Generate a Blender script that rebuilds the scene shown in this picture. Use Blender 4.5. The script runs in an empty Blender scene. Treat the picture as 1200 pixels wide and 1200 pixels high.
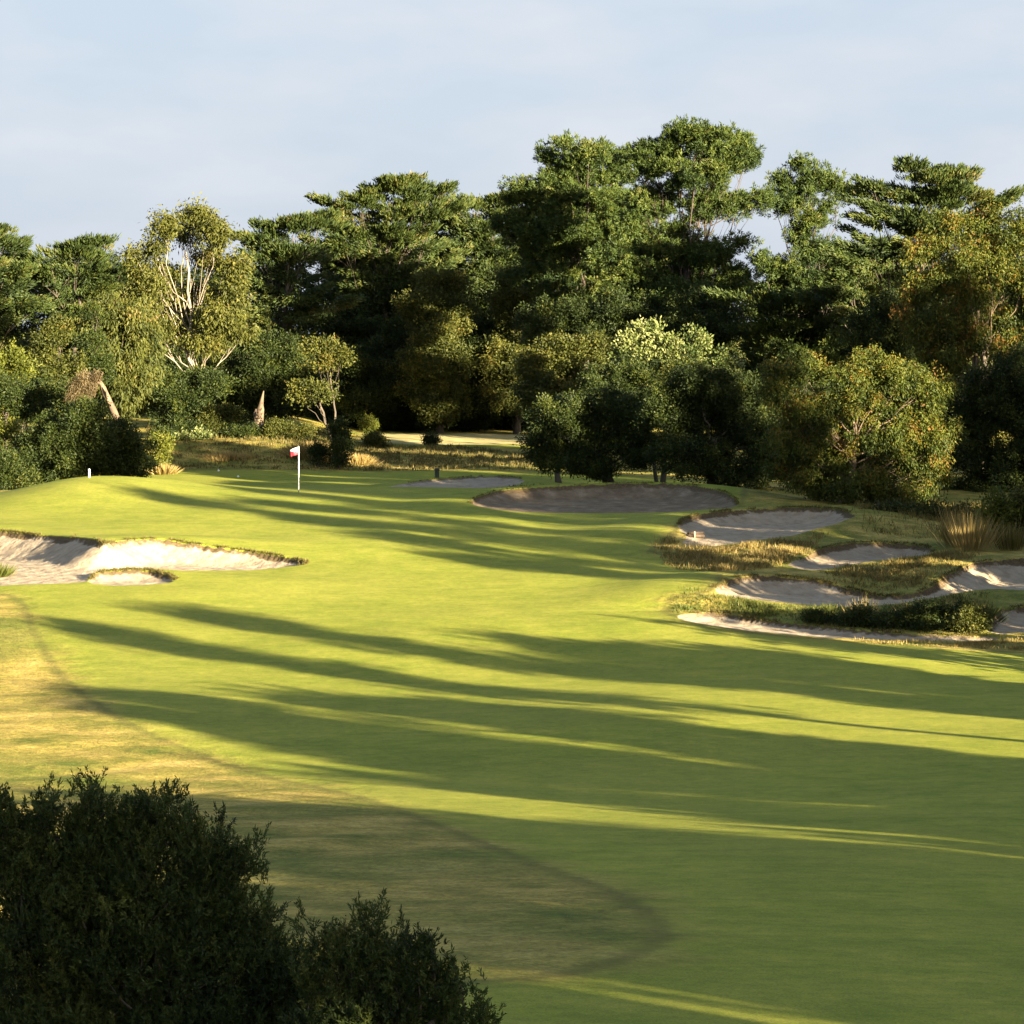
import bpy, math, random
import numpy as np
from mathutils import Vector

scene = bpy.context.scene
COL = scene.collection
R0 = np.random.RandomState(7)

# ------------------------------------------------------------------ viewpoint
F = 3403.0            # focal length in photo pixels (photo 1200 px wide)
Y0 = 386.0            # horizon row
HC = 8.0              # eye height over the green
def X_(px, D): return (px - 600.0) / F * D
def Z_(py, D): return HC - (py - Y0) / F * D

cam_d = bpy.data.cameras.new('camera'); cam = bpy.data.objects.new('camera', cam_d); COL.objects.link(cam)
cam.location = (0, 0, HC); cam.rotation_euler = (math.pi / 2, 0, 0)
cam_d.sensor_width = 36; cam_d.lens = 36 * F / 1200; cam_d.shift_y = -(600 - Y0) / 1200
cam_d.clip_start = 0.5; cam_d.clip_end = 6000
scene.camera = cam

# ------------------------------------------------------------------ sun and sky
SUN_EL = math.radians(11.0)
SUN_AZ = (0.67, -0.74)                    # horizontal direction towards the sun
n_ = math.hypot(*SUN_AZ); SUN_AZ = (SUN_AZ[0] / n_, SUN_AZ[1] / n_)
TAN_E = math.tan(SUN_EL)
sl = bpy.data.lights.new('sun', 'SUN'); so = bpy.data.objects.new('sun', sl); COL.objects.link(so)
sl.energy = 5.0; sl.angle = math.radians(0.5); sl.color = (1.0, 0.86, 0.60)
sd = Vector((-SUN_AZ[0] * math.cos(SUN_EL), -SUN_AZ[1] * math.cos(SUN_EL), -math.sin(SUN_EL)))
so.rotation_euler = sd.to_track_quat('-Z', 'Y').to_euler(); so.location = (60, -60, 60)

world = bpy.data.worlds.new('World'); scene.world = world; world.use_nodes = True
nt = world.node_tree; nt.nodes.clear()
def N(t, typ, **kw):
    n = t.nodes.new(typ)
    for k, v in kw.items(): setattr(n, k, v)
    return n
out = N(nt, 'ShaderNodeOutputWorld'); bg = N(nt, 'ShaderNodeBackground')
sky = N(nt, 'ShaderNodeTexSky', sky_type='NISHITA', sun_disc=False)
sky.sun_elevation = SUN_EL; sky.sun_rotation = math.atan2(SUN_AZ[0], SUN_AZ[1])
sky.air_density = 1.0; sky.dust_density = 1.6; sky.ozone_density = 1.0
tc = N(nt, 'ShaderNodeTexCoord'); mp = N(nt, 'ShaderNodeMapping'); mp.inputs['Scale'].default_value = (1, 1, 2.6)
no = N(nt, 'ShaderNodeTexNoise'); no.inputs['Scale'].default_value = 13.0; no.inputs['Detail'].default_value = 6; no.inputs['Roughness'].default_value = .5
rp = N(nt, 'ShaderNodeValToRGB'); rp.color_ramp.elements[0].position = .40; rp.color_ramp.elements[1].position = .72
rp.color_ramp.elements[0].color = (0, 0, 0, 1); rp.color_ramp.elements[1].color = (1, 1, 1, 1)
mx = N(nt, 'ShaderNodeMix', data_type='RGBA'); mf = N(nt, 'ShaderNodeMath', operation='MULTIPLY_ADD')
mf.inputs[1].default_value = 0.04; mf.inputs[2].default_value = 0.93
L = nt.links.new
L(tc.outputs['Generated'], mp.inputs['Vector']); L(mp.outputs[0], no.inputs['Vector']); L(no.outputs[0], rp.inputs[0])
sx = N(nt, 'ShaderNodeSeparateXYZ'); mr = N(nt, 'ShaderNodeMapRange', interpolation_type='SMOOTHSTEP')
mr.inputs[1].default_value = .10; mr.inputs[2].default_value = .42; mr.inputs[3].default_value = 1.0; mr.inputs[4].default_value = .14
mm = N(nt, 'ShaderNodeMath', operation='MULTIPLY')
L(tc.outputs['Generated'], sx.inputs[0]); L(sx.outputs[2], mr.inputs[0]); L(mr.outputs[0], mm.inputs[1])
L(rp.outputs[0], mf.inputs[0]); L(mf.outputs[0], mm.inputs[0]); L(mm.outputs[0], mx.inputs[0]); L(sky.outputs[0], mx.inputs[6])
vm = N(nt, 'ShaderNodeMix', data_type='RGBA'); vm.inputs[6].default_value = (1.68, 1.93, 2.32, 1); vm.inputs[7].default_value = (2.10, 2.22, 2.46, 1)
L(rp.outputs[0], vm.inputs[0]); L(vm.outputs[2], mx.inputs[7]); cloud_note = (1, 1, 1, 1)          # thin high cloud veil
L(mx.outputs[2], bg.inputs[0]); bg.inputs[1].default_value = 0.042; L(bg.outputs[0], out.inputs[0])

scene.view_settings.view_transform = 'Standard'; scene.view_settings.look = 'None'
scene.view_settings.exposure = 3.05; scene.view_settings.gamma = 1.0
scene.cycles.max_bounces = 5; scene.cycles.diffuse_bounces = 3; scene.cycles.transmission_bounces = 3
scene.cycles.glossy_bounces = 2; scene.cycles.transparent_max_bounces = 4
scene.cycles.use_denoising = True

# ------------------------------------------------------------------ tags
def tag(o, label=None, cat=None, group=None, kind=None):
    if label: o['label'] = label
    if cat: o['category'] = cat
    if group: o['group'] = group
    if kind: o['kind'] = kind
    return o
def empty(name, loc):
    o = bpy.data.objects.new(name, None); COL.objects.link(o); o.location = loc; o.empty_display_size = .3
    return o

# ------------------------------------------------------------------ mesh helpers
def mesh_from(name, V, Q, mat, attrs=None, parent=None, smooth=False, origin=None):
    """V (n,3) float, Q (m,4) int quads (or (m,3) tris)."""
    V = np.asarray(V, np.float32); Q = np.asarray(Q, np.int32)
    k = Q.shape[1]; m = bpy.data.meshes.new(name)
    if origin is not None: V = V - np.asarray(origin, np.float32)
    m.vertices.add(len(V)); m.vertices.foreach_set('co', V.ravel())
    m.loops.add(Q.size); m.loops.foreach_set('vertex_index', Q.ravel())
    m.polygons.add(len(Q)); m.polygons.foreach_set('loop_start', np.arange(0, Q.size, k, dtype=np.int32))
    if smooth: m.polygons.foreach_set('use_smooth', np.ones(len(Q), bool))
    m.update(calc_edges=True)
    for an, (dom, arr) in (attrs or {}).items():
        a = m.attributes.new(an, 'FLOAT', dom); a.data.foreach_set('value', np.asarray(arr, np.float32))
    mats = mat if isinstance(mat, (list, tuple)) else [mat]
    for x in mats: m.materials.append(x)
    o = bpy.data.objects.new(name, m); COL.objects.link(o)
    if parent is not None: o.parent = parent
    elif origin is not None: o.location = origin
    return o

def unit(a): return a / np.maximum(np.linalg.norm(a, axis=1, keepdims=True), 1e-6)

def leaf_quads(P, D, L, W, rng, tint, fold=0.0):
    """rhombic leaf blades: base P, axis D, length L, width W."""
    n = len(P); D = unit(D); S = unit(np.cross(D, rng.normal(size=(n, 3))))
    L = np.broadcast_to(np.asarray(L, float), (n,))[:, None]; W = np.broadcast_to(np.asarray(W, float), (n,))[:, None]
    mid = P + D * L * .45
    V = np.empty((n, 4, 3), np.float32)
    V[:, 0] = P; V[:, 1] = mid + S * W * .5; V[:, 2] = P + D * L; V[:, 3] = mid - S * W * .5
    Q = np.arange(n * 4, dtype=np.int32).reshape(n, 4)
    return V.reshape(-1, 3), Q, tint

class Tubes:
    def __init__(s): s.V = []; s.Q = []; s.n = 0
    def add(s, pts, rad, sides=7):
        pts = np.asarray(pts, float); k = len(pts); rad = np.broadcast_to(rad, (k,))
        T = np.gradient(pts, axis=0); T = unit(T)
        ref = np.array([0.3, 1, 0.1]); A = unit(np.cross(T, ref)); B = np.cross(T, A)
        an = np.linspace(0, 2 * np.pi, sides, endpoint=False)
        ring = (np.cos(an)[None, :, None] * A[:, None] + np.sin(an)[None, :, None] * B[:, None]) * rad[:, None, None] + pts[:, None]
        s.V.append(ring.reshape(-1, 3))
        i = np.arange(k - 1)[:, None] * sides; j = np.arange(sides)[None]; j2 = (j + 1) % sides
        q = np.stack([i + j, i + j2, i + sides + j2, i + sides + j], -1).reshape(-1, 4) + s.n
        s.Q.append(q); s.n += k * sides
        return s
    def build(s, name, mat, parent=None, origin=None):
        return mesh_from(name, np.concatenate(s.V), np.concatenate(s.Q), mat, parent=parent, smooth=True, origin=origin)

def curve(p0, p1, bend, k=7, rng=R0, wob=.05):
    p0 = np.asarray(p0, float); p1 = np.asarray(p1, float); t = np.linspace(0, 1, k)[:, None]
    c = (p0 + p1) / 2 + np.asarray(bend, float)
    p = (1 - t) ** 2 * p0 + 2 * t * (1 - t) * c + t ** 2 * p1
    ln = np.linalg.norm(p1 - p0)
    p[1:-1] += rng.normal(size=(k - 2, 3)) * wob * ln * .35
    return p

# ------------------------------------------------------------------ materials
def new_mat(name):
    m = bpy.data.materials.new(name); m.use_nodes = True
    t = m.node_tree; t.nodes.clear()
    return m, t, N(t, 'ShaderNodeOutputMaterial')
def set_ramp(n, stops):
    cr = n.color_ramp
    while len(cr.elements) < len(stops): cr.elements.new(.5)
    for e, (p, c) in zip(cr.elements, stops): e.position = p; e.color = (*c, 1)

def leaf_mat(name, stops, trans=.25, rough=.65, spec=.25):
    m, t, o = new_mat(name)
    a = N(t, 'ShaderNodeAttribute', attribute_name='tint'); r = N(t, 'ShaderNodeValToRGB'); set_ramp(r, stops)
    p = N(t, 'ShaderNodeBsdfPrincipled'); p.inputs['Roughness'].default_value = rough
    p.inputs['Specular IOR Level'].default_value = spec
    tr = N(t, 'ShaderNodeBsdfTranslucent'); ms = N(t, 'ShaderNodeMixShader'); ms.inputs[0].default_value = trans
    l = t.links.new
    l(a.outputs['Fac'], r.inputs[0]); l(r.outputs[0], p.inputs['Base Color']); l(r.outputs[0], tr.inputs[0])
    l(p.outputs[0], ms.inputs[1]); l(tr.outputs[0], ms.inputs[2]); l(ms.outputs[0], o.inputs[0])
    return m

def bark_mat(name, c1, c2, scale=3.0, rough=.9):
    m, t, o = new_mat(name); l = t.links.new
    tcn = N(t, 'ShaderNodeTexCoord'); mpn = N(t, 'ShaderNodeMapping'); mpn.inputs['Scale'].default_value = (1, 1, .3)
    nz = N(t, 'ShaderNodeTexNoise'); nz.inputs['Scale'].default_value = scale; nz.inputs['Detail'].default_value = 6
    r = N(t, 'ShaderNodeValToRGB'); set_ramp(r, [(.35, c1), (.65, c2)])
    p = N(t, 'ShaderNodeBsdfPrincipled'); p.inputs['Roughness'].default_value = rough
    b = N(t, 'ShaderNodeBump'); b.inputs['Strength'].default_value = .6; b.inputs['Distance'].default_value = .05
    l(tcn.outputs['Object'], mpn.inputs[0]); l(mpn.outputs[0], nz.inputs['Vector']); l(nz.outputs[0], r.inputs[0])
    l(r.outputs[0], p.inputs['Base Color']); l(nz.outputs[0], b.inputs['Height']); l(b.outputs[0], p.inputs['Normal'])
    l(p.outputs[0], o.inputs[0])
    return m
def plain_mat(name, c, rough=.5, var=.12, scale=8.0):
    return bark_mat(name, tuple(x * (1 - var) for x in c), tuple(min(1, x * (1 + var)) for x in c), scale, rough)

# ------------------------------------------------------------------ terrain: smooth base
_pd = np.array([-200, -60, 0, 15, 20, 25, 35, 45, 60, 80, 100, 120, 135, 147, 153, 160, 168, 190, 230, 260, 330, 600, 6000.])
_pz = np.array([7.0, 6.4, 4.6, 3.0, 2.5, 2.0, .95, 0.05, -1.25, -1.8, -1.2, -.32, -.02, 0., -.35, -.95, -1.2, -1.18, -1.06, -.9, -.6, -.3, 0.])
def profile(D):
    o_ = 0
    for sft in (-3.0, -1.5, 0, 1.5, 3.0): o_ = o_ + np.interp(D + sft, _pd, _pz)
    return o_ / 5
def g(x, y, cx, cy, sx, sy): return np.exp(-.5 * (((x - cx) / sx) ** 2 + ((y - cy) / sy) ** 2))
def z_base(x, y):
    z = profile(y)
    z = z + .85 * g(x, y, -20.4, 141, np.where(x < -20.4, 3.0, 4.2), 6.0)     # shoulder at the back left of the green
    z = z - .45 * g(x, y, -30, 138, 4.0, 9)
    e1 = np.clip((y - 190) / 15, 0, 1); e1 = e1 * e1 * (3 - 2 * e1); e2 = np.clip((-.050 - x / np.maximum(y, 1)) / .032, 0, 1); e2 = e2 * e2 * (3 - 2 * e2)
    e3 = 1 - np.clip((y - 260) / 60, 0, 1)
    z = z + 1.40 * e1 * e2 * e3                                              # bank behind the green, left
    z = z + .25 * g(x, y, 8, 70, 12, 10) - .15 * g(x, y, -6, 62, 8, 8)
    z = z + .05 * np.sin(x * .21 + y * .07) + .035 * np.sin(x * .47 - y * .19 + 1)
    return z

# bunkers: rim points (photo x, photo y, distance, wall depth just inside the rim)
BUNKERS = [
 ('large lit sand bunker on the left, in front of the green', [(-70,690,103,.05),(0,686,103,.05),(60,684,103.3,.05),(100,682,103.8,.05),(106,677,105,.06),(118,670.5,107.2,.06),(150,668,107.8,.06),(200,668.5,108,.06),(250,668.5,108,.06),(300,667.5,108.2,.08),(335,664,108.9,.15),(358,660,109.8,.25),(340,653.5,111,.42),(300,647,112.2,.62),(262,641.5,112.8,.75),(220,636,113.2,.85),(185,631.5,113.2,.9),(150,632.5,112.2,.85),(122,636,110.2,.75),(112,631.5,111.6,.9),(75,628,115,1.0),(40,626,117,1.0),(0,622,118.5,1.0),(-70,620,119.5,1.0)]),
 ('small pot bunker with a dark lip, at the front of the large left bunker', [(104,681.5,103.7,.1),(112,672,105.2,.3),(130,668.7,105.9,.36),(160,667.5,106.1,.36),(188,670.5,105.7,.36),(204,677.5,104.5,.25),(192,683.5,103.5,.04),(150,686,103,.04),(118,685,103,.04)]),
 ('pale thin sand strip behind the green, right of the flag', [(448,573.5,161,.03),(490,564,166,.2),(540,559,169,.25),(585,557.5,170,.25),(613,562,167,.15),(602,569,163,.04),(560,572,161,.03),(500,574.5,160.5,.03)]),
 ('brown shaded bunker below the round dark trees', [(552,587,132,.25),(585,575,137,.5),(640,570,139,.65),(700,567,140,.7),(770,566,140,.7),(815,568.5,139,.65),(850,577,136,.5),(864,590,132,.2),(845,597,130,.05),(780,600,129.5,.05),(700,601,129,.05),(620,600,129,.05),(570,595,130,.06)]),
 ('grey sand bunker with a tall pale face, under the reddish gum', [(797,613,119,.2),(813,604,122,.4),(850,598.5,124,.6),(900,595.5,125,.7),(950,594.5,125,.7),(985,597,124,.55),(1000,606,121,.25),(965,617,118.5,.05),(930,627,116.5,.04),(885,633,115,.04),(835,640,113.5,.04),(800,637,114,.06),(806,628,115.5,.1),(798,621,117,.12)]),
 ('small grey sand bunker between two grassy ridges on the right', [(925,662,108,.05),(945,652,110,.25),(962,643,112,.4),(1000,636,114,.5),(1050,636,115,.5),(1090,641,114,.4),(1085,650,111,.08),(1040,655,109.5,.05),(1000,661,108,.05),(955,668,106.5,.05)]),
 ('long winding bunker with a lit left rim, behind the bank of grass', [(838,691,97.5,.12),(846,684,99,.3),(862,677,101,.5),(900,674,102.5,.6),(960,680,102.5,.6),(1000,690,101.5,.45),(1040,698,100.2,.3),(1085,690,101,.4),(1120,668,104,.6),(1160,657,106,.7),(1260,653,107,.7),(1260,690,99,.06),(1160,690,99,.06),(1110,697,98,.05),(1060,706,97,.05),(1000,711,96,.05),(940,708,96,.05),(890,703,96.5,.05),(850,698,97,.06)]),
 ('narrow front bunker at the edge of the fairway, below the bank of grass', [(794,722,93.3,.12),(815,718,94.6,.22),(850,719,94.8,.3),(900,727,93.5,.3),(980,735,92,.3),(1060,742,91,.25),(1150,746,90.5,.2),(1155,751,89.7,.04),(1000,748,89.8,.04),(900,741,90.5,.04),(840,734,91.5,.04),(810,728,92.4,.04)]),
 ('streaky sand bunker cut off by the right edge of the photo', [(1158,735,91.5,.2),(1170,716,95,.35),(1200,710,96,.45),(1260,706,97,.45),(1260,742,90,.05),(1200,741,90.3,.05),(1172,742,90.3,.05)]),
]
def catmull(P, per=8, closed=True):
    P = np.asarray(P, float); n = len(P); o_ = []
    if not closed: P = np.concatenate([P[:1], P, P[-1:]])
    t = np.linspace(0, 1, per, endpoint=False)[:, None]
    for i in range(n if closed else n - 1):
        a, b, c, d = (P[(i - 1) % n], P[i], P[(i + 1) % n], P[(i + 2) % n]) if closed else P[i:i + 4]
        o_.append(.5 * (2 * b + (c - a) * t + (2 * a - 5 * b + 4 * c - d) * t ** 2 + (3 * b - a - 3 * c + d) * t ** 3))
    return np.concatenate(o_)
def sdf_poly(x, y, poly):
    """signed distance, positive inside"""
    A = poly; B = np.roll(poly, -1, 0); best = np.full(x.shape, 1e9); ins = np.zeros(x.shape, bool)
    for (ax, ay), (bx, by) in zip(A, B):
        ex, ey = bx - ax, by - ay; wx, wy = x - ax, y - ay
        tt = np.clip((wx * ex + wy * ey) / (ex * ex + ey * ey + 1e-12), 0, 1)
        best = np.minimum(best, (wx - ex * tt) ** 2 + (wy - ey * tt) ** 2)
        c = (ay > y) != (by > y)
        if abs(ey) > 1e-9: ins ^= c & (x < ax + (y - ay) / ey * ex)
    d = np.sqrt(best)
    return np.where(ins, d, -d)

BK = []
for lab, pts in BUNKERS:
    pts = np.array(pts, float)
    W3 = np.stack([X_(pts[:, 0], pts[:, 2]), pts[:, 2], Z_(pts[:, 1], pts[:, 2]), pts[:, 3]], 1)
    rim = catmull(W3, 10); rim[:, 3] = np.maximum(rim[:, 3], .02)
    jit = np.convolve(np.r_[R0.normal(size=len(rim))], np.ones(3) / 3, 'same') * .07
    rim[:, 0] += jit; rim[:, 1] += np.roll(jit, 5)
    dz = rim[:, 2] - z_base(rim[:, 0], rim[:, 1])
    BK.append((lab, rim, dz))

def terrain(x, y, carve=True):
    """height, and per-point sand signed distance + bunker index"""
    shp = x.shape; x = x.ravel().astype(float); y = y.ravel().astype(float)
    zb = z_base(x, y); sw = np.full(x.shape, .10); sz = np.zeros(x.shape)
    sd_ = np.full(x.shape, -50.); bi = np.full(x.shape, -1)
    sel_all = []
    for k, (lab, rim, dz) in enumerate(BK):
        lo = rim[:, :2].min(0) - 9; hi = rim[:, :2].max(0) + 9
        s = np.where((x > lo[0]) & (x < hi[0]) & (y > lo[1]) & (y < hi[1]))[0]
        sel_all.append(s)
        if not len(s): continue
        for c in range(0, len(s), 20000):
            q = s[c:c + 20000]
            d2 = (x[q, None] - rim[None, :, 0]) ** 2 + (y[q, None] - rim[None, :, 1]) ** 2
            w = np.maximum(0, 1 - d2 / 81) ** 2 / (d2 + .01) ** 2
            sw[q] += w.sum(1); sz[q] += (w * dz[None]).sum(1)
    z = zb + sz / sw
    for k, (lab, rim, dz) in enumerate(BK):
        s = sel_all[k]
        if not len(s): continue
        d = sdf_poly(x[s], y[s], rim[:, :2])
        up = d > sd_[s]; sd_[s[up]] = d[up]; bi[s[up]] = k
        if not carve: continue
        q = s[d > 0]; dd = d[d > 0]
        for c in range(0, len(q), 20000):
            qq = q[c:c + 20000]; e = dd[c:c + 20000]
            d2 = (x[qq, None] - rim[None, :, 0]) ** 2 + (y[qq, None] - rim[None, :, 1]) ** 2
            w4 = 1 / (d2 + .02) ** 2; w2 = 1 / (d2 + .4)
            wl = (w4 * rim[None, :, 3]).sum(1) / w4.sum(1)                   # wall depth of the nearest rim
            fl = (w2 * (rim[:, 2] - rim[:, 3])[None]).sum(1) / w2.sum(1)     # floor
            zr = z[qq]
            lipd = np.minimum(.16, wl * .4) * np.clip(e / .10, 0, 1)
            run = .35 + wl * 1.7
            t = np.clip((e - .05) / run, 0, 1); t = t * t * (3 - 2 * t) * .55 + (1 - (1 - t) ** 2) * .45
            z[qq] = np.minimum(zr, (zr - lipd) * (1 - t) + fl * t)
    return z.reshape(shp), sd_.reshape(shp), bi.reshape(shp)

def ground_pt(px, py, d0=17., d1=330.):
    D = np.concatenate([np.arange(d0, 160, .1), np.arange(160, d1, .25)])
    x = X_(px, D); z = terrain(x, D, False)[0]; r = Z_(py, D)
    i = np.where(z >= r)[0]; D_ = D[i[0]] if len(i) else d1
    return np.array([X_(px, D_), D_])
def poly_g(pts): return np.array([ground_pt(*p) for p in pts])

FAIRWAY = catmull(poly_g([(-260,690),(-60,697),(20,700),(45,740),(80,795),(150,845),(250,888),(400,928),(540,975),(650,1018),(735,1050),(783,1082),(778,1108),(720,1132),(640,1148),(540,1160),(470,1215),(700,1290),(1500,1290),(1500,800),(1330,772),(1200,766),(1100,759),(1000,753),(900,745),(830,736),(785,722),(780,704),(815,694),(838,684),(830,668),(790,656),(760,644),(785,625),(800,606),(840,600),(866,592)]), 6, False)
back_edge = np.array([[X_(p, d), d] for p, d in [(880, 150), (800, 176), (640, 186), (500, 189), (300, 189.5), (180, 188), (120, 170), (60, 150), (-40, 143), (-260, 135)]])
MOW = np.concatenate([FAIRWAY, back_edge])
FAR = np.array([[X_(p, d), d] for p, d in [(440, 227), (470, 224), (520, 222), (580, 221), (640, 222), (690, 225), (640, 227), (520, 227.5)]])

# grid in bearing x distance; outer columns/rows spread wide
tcol = np.concatenate([np.linspace(-3.0, -.36, 24)[:-1], np.linspace(-.36, -.20, 40)[:-1], np.linspace(-.20, .20, 560), np.linspace(.20, .36, 40)[1:], np.linspace(.36, 3.0, 24)[1:]])
rows = [14.0]
while rows[-1] < 4000:
    D = rows[-1]
    rows.append(D + (D * .006 if D < 60 else .30 if D < 86 else .17 if D < 145 else .3 if D < 175 else .8 if D < 270 else D * .05))
rows = np.array(rows)
GX = rows[:, None] * tcol[None]; GY = np.repeat(rows[:, None], len(tcol), 1)
GZ, GS, GB = terrain(GX, GY)
GM = np.maximum(sdf_poly(GX.ravel(), GY.ravel(), MOW), sdf_poly(GX.ravel(), GY.ravel(), FAR)).reshape(GX.shape)
# gentle roughness outside the mown turf
GZ += np.where((GM < 0) & (GS < 0), 1, 0) * np.clip(-GM / 2, 0, 1) * np.clip(-GS / .6, 0, 1) * .016 * (np.sin(GX * 2.1 + np.sin(GY * 1.3) * 2) + np.sin(GY * 1.7 + np.sin(GX * 1.1) * 2)) * np.clip(GY / 60, .2, 1)
GZ += np.where(GS > 0, 1, 0) * np.clip(GS / .5, 0, 1) * .012 * (np.sin(GX * 9 + np.sin(GY * 4) * 2) + np.sin(GY * 7 + GX * 3))
nr, nc = GX.shape
def gz(x, y):
    """height of the built terrain under points"""
    x = np.asarray(x, float); y = np.asarray(y, float)
    if np.min(y) < rows[0]:
        return np.where(y < rows[0] + .01, terrain(np.atleast_1d(x), np.atleast_1d(y))[0].reshape(x.shape), gz(x, np.maximum(y, rows[0] + .01)))
    ri = np.clip(np.interp(y, rows, np.arange(nr)), 0, nr - 1.001); ci = np.clip(np.interp(x / y, tcol, np.arange(nc)), 0, nc - 1.001)
    r = ri.astype(int); c = ci.astype(int); fr = ri - r; fc = ci - c
    return (GZ[r, c] * (1 - fr) * (1 - fc) + GZ[r + 1, c] * fr * (1 - fc) + GZ[r, c + 1] * (1 - fr) * fc + GZ[r + 1, c + 1] * fr * fc)
def gat(A, x, y):
    ri = np.clip(np.rint(np.interp(y, rows, np.arange(nr))).astype(int), 0, nr - 1); ci = np.clip(np.rint(np.interp(x / y, tcol, np.arange(nc))).astype(int), 0, nc - 1)
    return A[ri, ci]

# ---- ground material
def ground_material():
    m, t, o = new_mat('ground_cover'); l = t.links.new
    at = lambda n: N(t, 'ShaderNodeAttribute', attribute_name=n)
    geo = N(t, 'ShaderNodeNewGeometry')
    def noise(sc, det=5, rough=.55, vec=None, st=None):
        n = N(t, 'ShaderNodeTexNoise'); n.inputs['Scale'].default_value = sc; n.inputs['Detail'].default_value = det; n.inputs['Roughness'].default_value = rough
        if st:
            mpn = N(t, 'ShaderNodeMapping'); mpn.inputs['Scale'].default_value = st; mpn.inputs['Rotation'].default_value = (0, 0, .45)
            l(geo.outputs['Position'], mpn.inputs[0]); l(mpn.outputs[0], n.inputs['Vector'])
        else: l(geo.outputs['Position'], n.inputs['Vector'])
        return n.outputs[0]
    def ramp(src, stops):
        r = N(t, 'ShaderNodeValToRGB'); set_ramp(r, stops); l(src, r.inputs[0]); return r.outputs[0]
    def mix(f, a, b, mode='MIX'):
        n = N(t, 'ShaderNodeMix', data_type='RGBA', blend_type=mode)
        for s, v in ((0, f), (6, a), (7, b)):
            if hasattr(v, 'links'): l(v, n.inputs[s])
            else: n.inputs[s].default_value = v if not isinstance(v, tuple) else (*v, 1)
        return n.outputs[2]
    def math_(op, a, b=None, c=None):
        n = N(t, 'ShaderNodeMath', operation=op)
        for s, v in enumerate((a, b, c)):
            if v is None: continue
            if hasattr(v, 'links'): l(v, n.inputs[s])
            else: n.inputs[s].default_value = v
        return n.outputs[0]
    def step(src, lo, hi):
        n = N(t, 'ShaderNodeMapRange', interpolation_type='SMOOTHSTEP'); l(src, n.inputs[0]); n.inputs[1].default_value = lo; n.inputs[2].default_value = hi
        return n.outputs[0]
    mow = at('mow').outputs['Fac']; sand = at('sand').outputs['Fac']
    # mown turf
    fine = noise(38, 3, .7); mid = noise(1.1, 6, .6); big = noise(.13, 4, .5); streak = noise(.9, 4, .6, st=(.25, 2.2, 1))
    turf = ramp(mid, [(.28, (.155, .184, .019)), (.50, (.208, .219, .027)), (.72, (.258, .250, .040))])
    turf = mix(math_('MULTIPLY', step(big, .40, .66), .40), turf, (.235, .225, .038))
    turf = mix(math_('MULTIPLY', step(streak, .52, .70), .35), turf, (.125, .160, .020))
    turf = mix(.65, turf, ramp(fine, [(.36, (.30, .31, .29)), (.64, (.70, .69, .69))]), 'OVERLAY')
    turf = mix(.38, turf, ramp(noise(4.5, 6, .72), [(.36, (.31, .33, .29)), (.64, (.69, .67, .65))]), 'OVERLAY')
    turf = mix(.5, turf, ramp(noise(.38, 5, .6), [(.30, (.38, .40, .36)), (.70, (.62, .60, .60))]), 'OVERLAY')
    # rough
    rf = noise(14, 4, .7); rm = noise(.55, 6, .62); rb = noise(.09, 4, .5)
    rough = ramp(rm, [(.30, (.085, .105, .016)), (.43, (.190, .165, .032)), (.56, (.31, .235, .056)), (.72, (.42, .32, .095))])
    rough = mix(math_('MULTIPLY', step(rb, .46, .62), .6), rough, (.11, .135, .020))
    rough = mix(.85, rough, ramp(rf, [(.25, (.20, .20, .20)), (.75, (.78, .78, .78))]), 'OVERLAY')
    rough = mix(.7, rough, ramp(noise(3.4, 6, .7), [(.28, (.24, .25, .24)), (.72, (.74, .73, .72))]), 'OVERLAY')
    edge_n = math_('MULTIPLY_ADD', noise(.8, 6, .65), 3.0, -1.5)
    mw = math_('ADD', mow, edge_n)
    col = mix(step(mw, -.7, .8), rough, turf)
    # darker first cut along the fairway edge
    mn = math_('ADD', mow, math_('MULTIPLY_ADD', noise(2.0, 3, .6), .4, -.2))
    fc = math_('MULTIPLY', step(mn, -.45, -.12), math_('SUBTRACT', 1, step(mn, -.1, .12)))
    col = mix(math_('MULTIPLY', fc, .5), col, (.085, .078, .020))
    # sand
    s1 = noise(2.2, 6, .6); s2 = noise(45, 3, .7)
    sandc = ramp(s1, [(.34, (.255, .196, .132)), (.5, (.325, .257, .18)), (.66, (.375, .303, .22))])
    sandc = mix(.45, sandc, ramp(s2, [(.25, (.36, .36, .36)), (.75, (.64, .64, .64))]), 'OVERLAY')
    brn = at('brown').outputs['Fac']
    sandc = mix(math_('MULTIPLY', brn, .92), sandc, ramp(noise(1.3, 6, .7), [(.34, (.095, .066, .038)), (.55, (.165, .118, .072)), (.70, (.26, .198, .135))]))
    # earth and roots just under the lip
    lipn = math_('MULTIPLY_ADD', noise(6, 4, .65), .42, -.18)
    lw = at('wall').outputs['Fac']
    lip = math_('SUBTRACT', 1, step(math_('SUBTRACT', sand, math_('ADD', lipn, math_('MULTIPLY', math_('MULTIPLY', lw, .42), step(noise(.5, 4, .6), .38, .68)))), 0, .12))
    sandc = mix(math_('MULTIPLY', lip, step(lw, .08, .3)), sandc, ramp(noise(12, 4, .7), [(.3, (.05, .034, .018)), (.7, (.15, .105, .055))]))
    col = mix(math_('MULTIPLY', math_('MULTIPLY', brn, .85), math_('SUBTRACT', 1, step(sand, -.9, -.5))), col, ramp(noise(.5, 5, .6), [(.35, (.34, .29, .12)), (.65, (.52, .42, .20))]))
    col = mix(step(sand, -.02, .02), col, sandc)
    p = N(t, 'ShaderNodeBsdfPrincipled'); p.inputs['Roughness'].default_value = .9; p.inputs['Specular IOR Level'].default_value = .1
    p.inputs['Sheen Weight'].default_value = .0
    l(col, p.inputs['Base Color'])
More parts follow.
